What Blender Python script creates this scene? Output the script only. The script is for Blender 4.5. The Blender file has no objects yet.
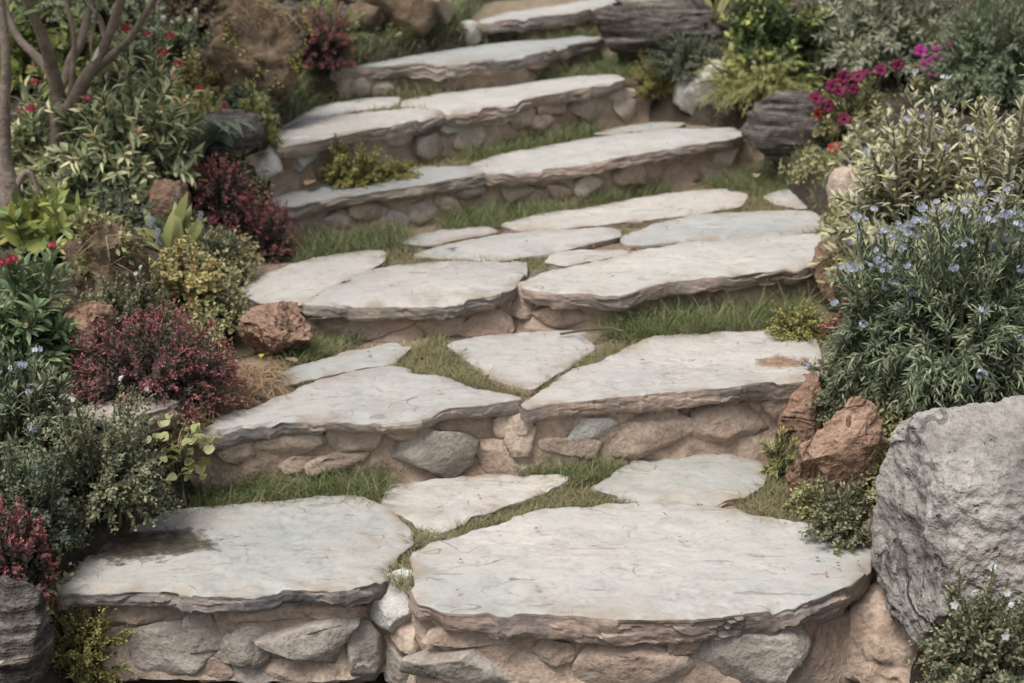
import bpy, math, random
import numpy as np
from mathutils import Vector, Matrix

S = bpy.context.scene
COL = S.collection
# ------------------------------------------------------------------ camera
FPX, CX, CY = 1422.0, 512.0, 341.5
PITCH = math.radians(18.0)
CAM = np.array([0.0, 0.0, 1.6])
cam = bpy.data.cameras.new('camera')
cam.sensor_width = 36.0
cam.lens = 36.0 * FPX / 1024.0
cam.clip_start, cam.clip_end = 0.05, 400.0
cam.dof.use_dof = True
cam.dof.focus_distance = 3.45
cam.dof.aperture_fstop = 3.4
camo = bpy.data.objects.new('camera', cam)
COL.objects.link(camo)
camo.location = CAM
camo.rotation_euler = (math.pi / 2 - PITCH, 0, 0)
S.camera = camo
# ------------------------------------------------------------------ sky, sun, exposure
SUN_EL, SUN_AZ = math.radians(63), math.radians(222)     # azimuth clockwise from +Y
w = bpy.data.worlds.new('World'); S.world = w; w.use_nodes = True
nt = w.node_tree
bg = nt.nodes['Background']
sky = nt.nodes.new('ShaderNodeTexSky'); sky.sky_type = 'NISHITA'
sky.sun_disc = False; sky.sun_elevation = SUN_EL; sky.sun_rotation = SUN_AZ
sky.air_density = 1.0; sky.dust_density = 4.0; sky.ozone_density = 1.0
hs = nt.nodes.new('ShaderNodeHueSaturation'); hs.inputs['Saturation'].default_value = 0.42   # thin overcast
nt.links.new(sky.outputs[0], hs.inputs['Color']); nt.links.new(hs.outputs[0], bg.inputs[0])
bg.inputs[1].default_value = 0.105
sl = bpy.data.lights.new('sun', 'SUN'); sl.energy = 2.0; sl.angle = math.radians(24); sl.color = (1.0, 0.975, 0.945)
so = bpy.data.objects.new('sun', sl); COL.objects.link(so)
sd = Vector((math.sin(SUN_AZ) * math.cos(SUN_EL), math.cos(SUN_AZ) * math.cos(SUN_EL), math.sin(SUN_EL)))
so.rotation_euler = sd.to_track_quat('Z', 'Y').to_euler(); so.location = (0, 0, 6)
S.view_settings.view_transform = 'Standard'; S.view_settings.look = 'None'
S.view_settings.exposure = 0.62; S.view_settings.gamma = 1.0; S.view_settings.use_curve_mapping = False
S.render.engine = 'CYCLES'
S.cycles.max_bounces = 6; S.cycles.diffuse_bounces = 3; S.cycles.glossy_bounces = 2
S.cycles.transmission_bounces = 3; S.cycles.transparent_max_bounces = 4
S.cycles.use_denoising = True; S.cycles.use_adaptive_sampling = True; S.cycles.adaptive_threshold = 0.03
S.cycles.caustics_reflective = False; S.cycles.caustics_refractive = False

# ------------------------------------------------------------------ noise
def _h(ix, iy, iz, seed):
    with np.errstate(over='ignore'):
        n = (ix.astype(np.int64) * 374761393 + iy.astype(np.int64) * 668265263 + iz.astype(np.int64) * 2147483647 + seed * 974634777) & 0xffffffff
        n = ((n ^ (n >> 13)) * 1274126177) & 0xffffffff
        n = ((n ^ (n >> 16)) * 2246822519) & 0xffffffff
    return ((n ^ (n >> 15)) & 0xffffff) / float(0xffffff)

def vn(p, seed=0):
    p = np.asarray(p, float); i = np.floor(p).astype(np.int64); f = p - i; u = f * f * (3 - 2 * f)
    r = 0
    for dx in (0, 1):
        for dy in (0, 1):
            for dz in (0, 1):
                wgt = (u[:, 0] if dx else 1 - u[:, 0]) * (u[:, 1] if dy else 1 - u[:, 1]) * (u[:, 2] if dz else 1 - u[:, 2])
                r = r + wgt * _h(i[:, 0] + dx, i[:, 1] + dy, i[:, 2] + dz, seed)
    return r * 2 - 1

def fbm(p, seed=0, oct=4, gain=.5):
    p = np.asarray(p, float); a, s, tot = 1.0, 0, 0
    for k in range(oct):
        s = s + a * vn(p * (2.03 ** k) + k * 17.3, seed + k * 31); tot += a; a *= gain
    return s / tot

def sstep(a, b, x):
    t = np.clip((x - a) / (b - a), 0, 1); return t * t * (3 - 2 * t)

# ------------------------------------------------------------------ the lie of the land: tread planes, ray helpers
#        z at x=0, side tilt
PL = {0: (-0.22, 0.0), 1: (0.0, 0.0), 2: (0.202, 0.03), 3: (0.323, 0.04), 4: (0.48, 0.06), 5: (0.673, 0.06), 6: (0.814, 0.06), 7: (0.928, 0.06), 8: (1.05, 0.06)}
def pz(k, X): return PL[k][0] + PL[k][1] * X
cp, sp_ = math.cos(PITCH), math.sin(PITCH)
def ray(x, y):
    dx, dy = (x - CX) / FPX, -(y - CY) / FPX
    return np.array([dx, cp + sp_ * dy, -sp_ + cp * dy])
def at(x, y, k, dz=0.0):
    """the point of tread k seen at a picture position"""
    d = ray(x, y); z0, t = PL[k]
    s = (CAM[2] - z0 - dz) / (t * d[0] - d[2])
    return CAM + s * d
def scale_at(P):
    """picture pixels per metre at a point"""
    v = np.asarray(P) - CAM
    return FPX / (v[1] * cp - v[2] * sp_)
RPX = {
 1: [(20, 590), (58, 587), (166, 585), (250, 591), (340, 588), (385, 580), (400, 588), (415, 602), (439, 611), (540, 611), (690, 616), (768, 611), (850, 584), (878, 560), (915, 545)],
 2: [(165, 440), (200, 431), (280, 422), (366, 416), (412, 414), (492, 402), (521, 404), (566, 400), (666, 390), (746, 383), (815, 373), (860, 366)],
 3: [(230, 303), (267, 302), (307, 302), (395, 300), (495, 294), (515, 285), (532, 288), (598, 290), (620, 290), (669, 277), (739, 272), (806, 265), (860, 256)],
 4: [(255, 211), (288, 204), (376, 190), (463, 177), (491, 172), (529, 168), (585, 162), (629, 154), (679, 144), (729, 137), (775, 128)],
 5: [(255, 152), (280, 144), (332, 134), (376, 126), (420, 116), (441, 111), (502, 103), (543, 95), (590, 84), (621, 80), (660, 74)],
 6: [(310, 74), (332, 70), (403, 63), (452, 61), (487, 58), (534, 52), (578, 41), (598, 37), (635, 30)],
 7: [(465, 24), (482, 19), (534, 16), (571, 12), (602, 6), (640, 0)],
}
RW = {k: np.array([at(x, y, k)[:2] for x, y in v]) for k, v in RPX.items()}
RW[8] = RW[7] + np.array([0.05, 1.3])
RW[0] = np.array([[-1.6, 0.5], [1.6, 0.5]])

XL = np.array([[RW[k][0][1], RW[k][0][0]] for k in range(1, 9)]); XR = np.array([[RW[k][-1][1], RW[k][-1][0]] for k in range(1, 9)])
XL[:, 1] += np.array([.03, .03, .0, .0, .0, .0, .0, 0]); XR[:, 1] -= .02
def edges(Y): return np.interp(Y, XL[:, 0], XL[:, 1]), np.interp(Y, XR[:, 0], XR[:, 1])
def terr(X, Y, foot=True):
    X = np.atleast_1d(np.asarray(X, float)); Y = np.atleast_1d(np.asarray(Y, float))
    prevY = np.full_like(X, 0.5); prevZ = np.full_like(X, PL[0][0]); z = prevZ.copy()
    for k in range(1, 9):
        r = RW[k][np.argsort(RW[k][:, 0])]
        yk = np.interp(X, r[:, 0], r[:, 1]); yk = np.maximum(yk, prevY + .05)
        zk = pz(k, np.clip(X, -2.2, 2.2))
        t = np.clip((Y - prevY) / (yk - prevY), 0, 1)
        t = t if k > 1 else sstep(0.72, 1.0, t)
        z = np.where(Y > prevY, prevZ + (zk - prevZ) * t, z)
        prevY, prevZ = yk, zk
    z = z + np.clip(Y - prevY, 0, 40) * 0.16
    xl, xr = edges(Y)
    el, er = xl - X, X - xr
    e = np.maximum(el, er)
    bank = np.where(el > 0, .20 * np.clip(el, 0, 3) , 0) + np.where(er > 0, .24 * np.clip(er, 0, 3), 0)
    z = z + bank * sstep(1.6, 2.6, Y)
    n = fbm(np.stack([X * 1.6, Y * 1.6, X * 0], 1), 5, 3)
    z = z + n * .05 * np.clip(e, 0, 1)
    if foot:
        z = z - .34 * sstep(.06, -.10, e) * sstep(2.35, 2.75, Y) * (Y < 12)
    return z
_T = np.linspace(1.5, 40, 6000)
def gp(x, y):
    """where a picture position meets the ground beside the steps"""
    d = ray(x, y); p = CAM + _T[:, None] * d
    hit = np.nonzero(p[:, 2] < terr(p[:, 0], p[:, 1]))[0]
    return p[hit[0]] if len(hit) else p[-1]
def base_at(x, y, k=None):
    P = gp(x, y)
    if k is not None:
        Q = at(x, y, k); P = Q if Q[1] < P[1] else P
    return P
def riser_hit(k, x, y):
    """where a picture position meets the face of riser k"""
    d = ray(x, y); r = RW[k] + np.array([0, .035])
    for a, b in zip(r[:-1], r[1:]):
        e = b - a; M = np.array([[d[0], -e[0]], [d[1], -e[1]]])
        if abs(np.linalg.det(M)) < 1e-9: continue
        s, u = np.linalg.solve(M, a - CAM[:2])
        if -1e-6 <= u <= 1 + 1e-6: return CAM + s * d, e / np.linalg.norm(e)
    raise ValueError((k, x, y))

# ------------------------------------------------------------------ object helpers
def np_mesh(name, V, F, mats=(), attrs=None, smooth=False, mi=None):
    """V (n,3); F (m,k) or list of such arrays"""
    Fs = F if isinstance(F, list) else [F]
    Fs = [np.asarray(f, np.int32) for f in Fs if len(f)]
    me = bpy.data.meshes.new(name)
    me.vertices.add(len(V)); me.vertices.foreach_set('co', np.asarray(V, np.float32).ravel())
    loops = np.concatenate([f.ravel() for f in Fs]); me.loops.add(len(loops)); me.loops.foreach_set('vertex_index', loops)
    tot = np.concatenate([np.full(len(f), f.shape[1], np.int32) for f in Fs])
    st = np.concatenate([[0], np.cumsum(tot)[:-1]]).astype(np.int32)
    me.polygons.add(len(tot)); me.polygons.foreach_set('loop_start', st)
    if smooth: me.polygons.foreach_set('use_smooth', np.ones(len(tot), bool))
    for m in mats: me.materials.append(m)
    if mi is not None: me.polygons.foreach_set('material_index', np.asarray(mi, np.int32))
    for an, av in (attrs or {}).items():
        a = me.attributes.new(an, 'FLOAT', 'POINT'); a.data.foreach_set('value', np.asarray(av, np.float32))
    me.update(calc_edges=True); me.validate(); return me

def tag(o, label=None, cat=None, group=None, kind=None):
    for k, v in (('label', label), ('category', cat), ('group', group), ('kind', kind)):
        if v: o[k] = v
    return o
def empty(name, loc, label=None, cat=None, group=None, kind=None):
    o = bpy.data.objects.new(name, None); COL.objects.link(o); o.location = [float(c) for c in loc]; o.empty_display_size = .1
    return tag(o, label, cat, group, kind)
def obj(name, V, F, mats, parent=None, attrs=None, smooth=False, mi=None, origin=None):
    """V in world metres; the object's origin goes to its bottom centre"""
    V = np.asarray(V, float)
    if origin is None:
        lo, hi = V.min(0), V.max(0); origin = np.array([(lo[0] + hi[0]) / 2, (lo[1] + hi[1]) / 2, lo[2]])
    me = np_mesh(name, V - origin, F, mats, attrs, smooth, mi)
    o = bpy.data.objects.new(name, me); COL.objects.link(o)
    pw = np.zeros(3)
    if parent is not None:
        o.parent = parent; pw = wloc(parent)
    o.location = [float(c) for c in origin - pw]
    return o
def wloc(o):
    p = np.array(o.location)
    while o.parent is not None:
        o = o.parent; p = p + np.array(o.location)
    return p
def inst(name, me, loc, rot, parent, sc=1.0):
    o = bpy.data.objects.new(name, me); COL.objects.link(o)
    pw = np.zeros(3)
    if parent is not None: o.parent = parent; pw = wloc(parent)
    o.location = [float(c) for c in np.asarray(loc) - pw]; o.rotation_euler = rot; o.scale = (sc,) * 3
    return o

# ------------------------------------------------------------------ materials
MATS = {}
class NG:
    def __init__(s, name):
        s.m = bpy.data.materials.new(name); s.m.use_nodes = True; s.t = s.m.node_tree; s.n = s.t.nodes; s.l = s.t.links
        s.b = s.n['Principled BSDF']; s.out = s.n['Material Output']
        s.b.inputs['Specular IOR Level'].default_value = .25
    def node(s, ty, **kw):
        n = s.n.new(ty)
        for k, v in kw.items(): setattr(n, k, v)
        return n
    def link(s, a, b): s.l.new(a, b)
    def put(s, sock, v):
        if isinstance(v, (int, float)): sock.default_value = v
        elif isinstance(v, (tuple, list)): sock.default_value = tuple(v) + ((1,) if len(v) == 3 and sock.type == 'RGBA' else ())
        else: s.l.new(v, sock)
    def math(s, op, a, b=0.0, c=None, clamp=False):
        n = s.node('ShaderNodeMath', operation=op, use_clamp=clamp); s.put(n.inputs[0], a); s.put(n.inputs[1], b)
        if c is not None: s.put(n.inputs[2], c)
        return n.outputs[0]
    def mix(s, f, a, b, mode='MIX'):
        n = s.node('ShaderNodeMix', data_type='RGBA', blend_type=mode); s.put(n.inputs[0], f); s.put(n.inputs[6], a); s.put(n.inputs[7], b); return n.outputs[2]
    def noise(s, vec, scale, detail=4, rough=.55, dist=0.0):
        n = s.node('ShaderNodeTexNoise'); s.put(n.inputs['Vector'], vec); n.inputs['Scale'].default_value = scale
        n.inputs['Detail'].default_value = detail; n.inputs['Roughness'].default_value = rough; n.inputs['Distortion'].default_value = dist
        return n.outputs[0]
    def ramp(s, f, stops, interp='LINEAR'):
        n = s.node('ShaderNodeValToRGB'); s.put(n.inputs[0], f); e = n.color_ramp.elements; n.color_ramp.interpolation = interp
        while len(e) < len(stops): e.new(.5)
        for el, (p, c) in zip(e, stops): el.position = p; el.color = tuple(c) + (1,) if len(c) == 3 else c
        return n.outputs[0]
    def attr(s, name):
        n = s.node('ShaderNodeAttribute', attribute_name=name); return n.outputs['Fac']
    def pos(s, sc=(1, 1, 1), rot=(0, 0, 0)):
        g = s.node('ShaderNodeNewGeometry'); oi = s.node('ShaderNodeObjectInfo')
        v = s.node('ShaderNodeVectorMath', operation='ADD'); s.link(g.outputs['Position'], v.inputs[0])
        q = s.node('ShaderNodeVectorMath', operation='SCALE'); q.inputs[0].default_value = (13.1, 7.7, 5.3); s.link(oi.outputs['Random'], q.inputs['Scale']); s.link(q.outputs[0], v.inputs[1])
        mp = s.node('ShaderNodeMapping'); s.link(v.outputs[0], mp.inputs['Vector']); mp.inputs['Scale'].default_value = sc; mp.inputs['Rotation'].default_value = rot
        return mp.outputs[0]
    def rnd(s): return s.node('ShaderNodeObjectInfo').outputs['Random']
    def bump(s, h, strength=.5, dist=.01, prev=None):
        n = s.node('ShaderNodeBump'); n.inputs['Strength'].default_value = strength; n.inputs['Distance'].default_value = dist; s.put(n.inputs['Height'], h)
        if prev is not None: s.link(prev, n.inputs['Normal'])
        return n.outputs[0]
    def done(s, col, rough=.9, normal=None):
        s.put(s.b.inputs['Base Color'], col); s.put(s.b.inputs['Roughness'], rough)
        if normal is not None: s.link(normal, s.b.inputs['Normal'])
        return s.m

def m_slab_top(name, cool, warm, tone=1.0, spot=None, spotcol=(.12, .10, .08), mossy=False):
    g = NG(name); p = g.pos(); ps = g.pos((1.0, 1.7, 1.0), (0, 0, .5))
    n1 = g.noise(p, 2.2, 3, .6); n2 = g.noise(ps, 7, 4, .6, .3); n3 = g.noise(p, 75, 2, .6); n4 = g.noise(p, 22, 3, .6)
    f = g.math('ADD', g.math('MULTIPLY', n1, .70), g.math('MULTIPLY', g.noise(p, 13, 3, .7), .36))
    col = g.ramp(f, [(.38, cool), (.55, tuple((a + b) / 2 for a, b in zip(cool, warm))), (.72, warm)])
    stain = g.ramp(g.noise(p, 4.5, 4, .75), [(.52, (0, 0, 0)), (.70, (1, 1, 1))]); col = g.mix(g.math('MULTIPLY', stain, .35), col, (.33, .28, .225))
    # flaked layers: contour lines of a stretched noise
    flk = g.math('MULTIPLY', g.noise(ps, 3.0, 2, .45, .2), 8.0); c = g.math('FRACT', flk)
    msk = g.ramp(g.noise(p, 7, 2, .6), [(.54, (0, 0, 0)), (.60, (1, 1, 1))])
    line = g.math('MULTIPLY', g.math('LESS_THAN', c, .04), msk)
    col = g.mix(g.math('MULTIPLY', line, .7), col, tuple(.34 * v for v in warm))
    pg = g.pos((2.2, 11, 1), (0, 0, .62)); go = g.ramp(g.noise(pg, 3.2, 3, .55, .25), [(.665, (0, 0, 0)), (.70, (1, 1, 1))]); go2 = g.ramp(g.noise(p, 31, 2, .6), [(.70, (0, 0, 0)), (.74, (1, 1, 1))])
    gg_ = g.math('MAXIMUM', go, g.math('MULTIPLY', go2, .6)); col = g.mix(g.math('MULTIPLY', gg_, .5), col, (.20, .175, .15))
    dk = g.ramp(n4, [(.30, (.80, .79, .78)), (.46, (1, 1, 1)), (.70, (1.05, 1.04, 1.02))])
    col = g.mix(.75, col, dk, 'MULTIPLY')
    sp = g.ramp(n3, [(.30, (.78, .78, .78)), (.42, (1, 1, 1)), (.72, (1.06, 1.06, 1.06))])
    col = g.mix(.6, col, sp, 'MULTIPLY')
    # earth washed into the rim
    ed = g.attr('edge')
    dirt = g.math('MULTIPLY', g.ramp(ed, [(.0, (1, 1, 1)), (.05, (.35,) * 3), (.13, (0, 0, 0))]), g.ramp(g.noise(p, 9, 4), [(.42, (0, 0, 0)), (.62, (1, 1, 1))]))
    col = g.mix(g.math('MULTIPLY', dirt, .8), col, (.27, .215, .16))
    rough = .82
    if spot is not None:
        (sx, sy), (rx, ry), ang = spot
        gg = g.node('ShaderNodeNewGeometry'); mp = g.node('ShaderNodeMapping', vector_type='TEXTURE'); g.link(gg.outputs['Position'], mp.inputs['Vector'])
        mp.inputs['Location'].default_value = (sx, sy, 0); mp.inputs['Rotation'].default_value = (0, 0, ang); mp.inputs['Scale'].default_value = (rx, ry, 50)
        ln = g.node('ShaderNodeVectorMath', operation='LENGTH'); g.link(mp.outputs[0], ln.inputs[0])
        dd = g.math('ADD', ln.outputs['Value'], g.math('MULTIPLY', g.math('SUBTRACT', g.noise(p, 14, 4, .7), .5), 2.2))
        m = g.ramp(dd, [(.55, (1, 1, 1)), (.80, (.8,) * 3), (.98, (.2,) * 3), (1.2, (0, 0, 0))])
        sc = g.ramp(g.noise(p, 38, 4, .7), [(.38, tuple(.6 * v for v in spotcol)), (.55, spotcol), (.66, (.11, .12, .07) if mossy else tuple(1.3 * v for v in spotcol)), (.74, (.42, .42, .40) if mossy else spotcol)])
        col = g.mix(m, col, sc)
        if mossy: rough = g.math('SUBTRACT', .82, g.math('MULTIPLY', m, .35))
    col = g.mix(1.0, col, g.ramp(g.rnd(), [(0, (.90, .905, .91)), (.5, (1, .99, .98)), (1, (1.07, 1.05, 1.02))]), 'MULTIPLY')
    b = g.bump(g.math('FLOOR', flk), .6, .005)
    b = g.bump(n2, .22, .010, b); b = g.bump(n4, .40, .004, b); b = g.bump(n3, .6, .0018, b); b = g.bump(g.math('SUBTRACT', 1.0, gg_), .6, .004, b)
    return g.done(col, rough, b)

def m_slab_side(name, a=(.20, .185, .17), b=(.36, .27, .20)):
    g = NG(name); ps = g.pos((1.8, 1.8, 7)); p = g.pos()
    n = g.noise(ps, 3.0, 4, .65, .6); n2 = g.noise(p, 7, 4)
    col = g.ramp(g.math('ADD', g.math('MULTIPLY', n, .6), g.math('MULTIPLY', n2, .5)), [(.34, tuple(.65 * v for v in a)), (.48, a), (.62, b), (.80, tuple(1.15 * v for v in b))])
    col = g.mix(.5, col, g.ramp(g.noise(p, 50, 3), [(.3, (.65,) * 3), (.6, (1.05,) * 3)]), 'MULTIPLY')
    bm = g.bump(n, .45, .010); bm = g.bump(g.noise(p, 40, 3, .7), .6, .005, bm)
    return g.done(col, .88, bm)

def m_rock(name, cols, scale=5.0, strata=0.0, pit=.5, spots=None, rough=.9, crack=0.0, patch=None):
    g = NG(name); p = g.pos((1, 1, 1 + strata)); q = g.pos()
    n = g.noise(p, scale, 4, .65, .3); n2 = g.noise(q, scale * 5, 4, .7); n3 = g.noise(q, scale * 17, 2, .6)
    f = g.math('ADD', g.math('MULTIPLY', n, .7), g.math('MULTIPLY', n2, .32))
    k = len(cols); col = g.ramp(f, [(.36 + .30 * i / (k - 1), c) for i, c in enumerate(cols)])
    col = g.mix(.65, col, g.ramp(n3, [(.30, (.6,) * 3), (.5, (1,) * 3), (.75, (1.12,) * 3)]), 'MULTIPLY')
    if spots:
        m = g.ramp(g.noise(q, scale * 2.3, 5, .7), [(.60, (0, 0, 0)), (.68, (1, 1, 1))]); col = g.mix(g.math('MULTIPLY', m, .85), col, spots)
    if patch:
        col = g.mix(g.math('MULTIPLY', g.ramp(g.noise(q, scale * .55, 4, .7), [(.47, (0, 0, 0)), (.60, (1, 1, 1))]), .7), col, g.mix(1.0, patch, g.ramp(n2, [(.3, (.7,) * 3), (.7, (1.15,) * 3)]), 'MULTIPLY'))
    b = g.bump(n, .7, .03); b = g.bump(n2, .65 * pit * 2, .012, b); b = g.bump(n3, .5, .003, b)
    if crack:
        ck = g.math('ABSOLUTE', g.math('SUBTRACT', g.noise(q, scale * crack, 4, .55, .5), .5)); ck = g.ramp(ck, [(.004, (1, 1, 1)), (.018, (0, 0, 0))])
        pt = g.ramp(g.noise(q, scale * 4.5, 3, .6), [(.64, (0, 0, 0)), (.70, (1, 1, 1))]); ck = g.math('MAXIMUM', ck, g.math('MULTIPLY', pt, .8))
        col = g.mix(g.math('MULTIPLY', ck, .6), col, tuple(.6 * v for v in cols[0])); b = g.bump(g.math('SUBTRACT', 1.0, ck), .8, .012, b)
    return g.done(col, rough, b)

def m_leaf(name, stops, tip=None, edge=None, rough=.55, trans=.25, sat=1.0):
    """stops: leaf colours from leaf to leaf; tip: colour of young growth; edge: colour of the leaf margin"""
    g = NG(name); t = g.attr('t'); k = len(stops)
    col = g.ramp(t, [(i / max(k - 1, 1), c) for i, c in enumerate(stops)])
    if tip is not None:
        th, tc = tip; f = g.ramp(g.math('ADD', g.attr('tip'), g.math('MULTIPLY', g.math('SUBTRACT', t, .5), .35)), [(th, (0, 0, 0)), (min(th + .16, 1), (1, 1, 1))]); col = g.mix(f, col, tc)
    if edge is not None:
        f = g.math('MULTIPLY', g.ramp(g.attr('edge'), [(.35, (0, 0, 0)), (.8, (1, 1, 1))]), g.ramp(g.attr('t2'), [(.2, (.15,) * 3), (.7, (1,) * 3)])); col = g.mix(f, col, edge)
    g.put(g.b.inputs['Base Color'], col); g.b.inputs['Roughness'].default_value = rough; g.b.inputs['Specular IOR Level'].default_value = .3
    tr = g.node('ShaderNodeBsdfTranslucent'); g.link(col, tr.inputs['Color'])
    mx = g.node('ShaderNodeMixShader'); mx.inputs[0].default_value = trans
    g.link(g.b.outputs[0], mx.inputs[1]); g.link(tr.outputs[0], mx.inputs[2]); g.link(mx.outputs[0], g.out.inputs['Surface'])
    return g.m
def m_plain(name, c, rough=.8, var=.25, scale=30):
    g = NG(name); n = g.noise(g.pos(), scale, 4)
    return g.done(g.mix(1.0, c, g.ramp(n, [(.3, (1 - var,) * 3), (.7, (1 + var,) * 3)]), 'MULTIPLY'), rough, g.bump(n, .4, .004))

M = {}
cool, warm = (.335, .34, .325), (.455, .425, .39)
spA, spB = at(150, 545, 1), at(783, 361, 2)
M['top'] = m_slab_top('slate_top', cool, warm)
M['top_warm'] = m_slab_top('slate_top_warm', (.36, .35, .33), (.48, .44, .40))
M['top_cool'] = m_slab_top('slate_top_cool', (.28, .295, .285), (.395, .38, .355))
M['top_hollow'] = m_slab_top('slate_top_hollow', (.305, .312, .298), (.415, .395, .365), 1.0, (tuple(spA[:2]), (.185, .10), .12), (.085, .072, .058), True)
M['top_rust'] = m_slab_top('slate_top_rust', (.355, .345, .325), (.475, .44, .40), 1.0, (tuple(spB[:2]), (.085, .062), 0.0), (.27, .175, .12), False)
M['side'] = m_slab_side('slate_broken_edge', (.20, .18, .165), (.33, .27, .22))
M['side_pink'] = m_slab_side('slate_pink_edge', (.24, .20, .175), (.37, .28, .225))
M['side_dark'] = m_slab_side('slate_dark_edge', (.15, .145, .14), (.30, .25, .21))
M['mortar'] = m_rock('earth_mortar', [(.25, .185, .135), (.40, .305, .235), (.49, .39, .31)], 6, 0, .5, None, .95)
M['stone_pink'] = m_rock('pinkish_stone', [(.26, .185, .14), (.39, .30, .235), (.49, .405, .33)], 6)
M['stone_grey'] = m_rock('grey_stone', [(.19, .16, .135), (.31, .27, .23), (.43, .385, .335)], 6)
M['stone_pale'] = m_rock('pale_stone', [(.34, .32, .29), (.48, .46, .42), (.60, .57, .52)], 7)
M['stone_orange'] = m_rock('orange_stone', [(.14, .082, .056), (.28, .175, .12), (.42, .29, .21)], 7, 0, 1.1, (.30, .25, .21), .9, .5)
M['stone_dark'] = m_rock('dark_layered_stone', [(.025, .021, .019), (.085, .072, .063), (.23, .20, .175)], 5, 9, 1.2)
M['stone_boulder'] = m_rock('grey_boulder', [(.10, .09, .08), (.23, .21, .19), (.33, .305, .275), (.39, .33, .28)], 4.2, 0, 1.3, (.08, .066, .055), .9, .45, (.41, .385, .35))
M['stone_brown'] = m_rock('brown_rock', [(.05, .038, .025), (.13, .095, .06), (.22, .15, .10)], 6, 0, .9, (.09, .10, .04))
M['stone_beige'] = m_rock('beige_stone', [(.28, .225, .18), (.41, .345, .285), (.52, .455, .385)], 6)
M['soil'] = m_rock('dark_soil', [(.022, .018, .013), (.055, .043, .031), (.09, .07, .05)], 9, 0, .9)
M['bed'] = m_rock('tread_earth', [(.17, .125, .085), (.28, .215, .155), (.37, .295, .22)], 9, 0, .8)

# ------------------------------------------------------------------ ground
def build_ground():
    xs = np.concatenate([np.linspace(-40, -4, 20)[:-1], np.linspace(-4, 4, 101), np.linspace(4, 40, 20)[1:]])
    ys = np.concatenate([np.linspace(-12, .8, 14)[:-1], np.linspace(.8, 12, 150), np.linspace(12, 90, 30)[1:]])
    X, Y = np.meshgrid(xs, ys); Z = terr(X.ravel(), Y.ravel()) + fbm(np.stack([X.ravel() * 9, Y.ravel() * 9, X.ravel() * 0], 1), 9, 3) * .018
    V = np.stack([X.ravel(), Y.ravel(), Z], 1); nx, ny = len(xs), len(ys)
    i, j = np.meshgrid(np.arange(nx - 1), np.arange(ny - 1)); a = (j * nx + i).ravel()
    o = obj('ground', V, np.stack([a, a + 1, a + nx + 1, a + nx], 1), [M['soil']], smooth=True, origin=np.zeros(3)); o['kind'] = 'structure'
build_ground()

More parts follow.
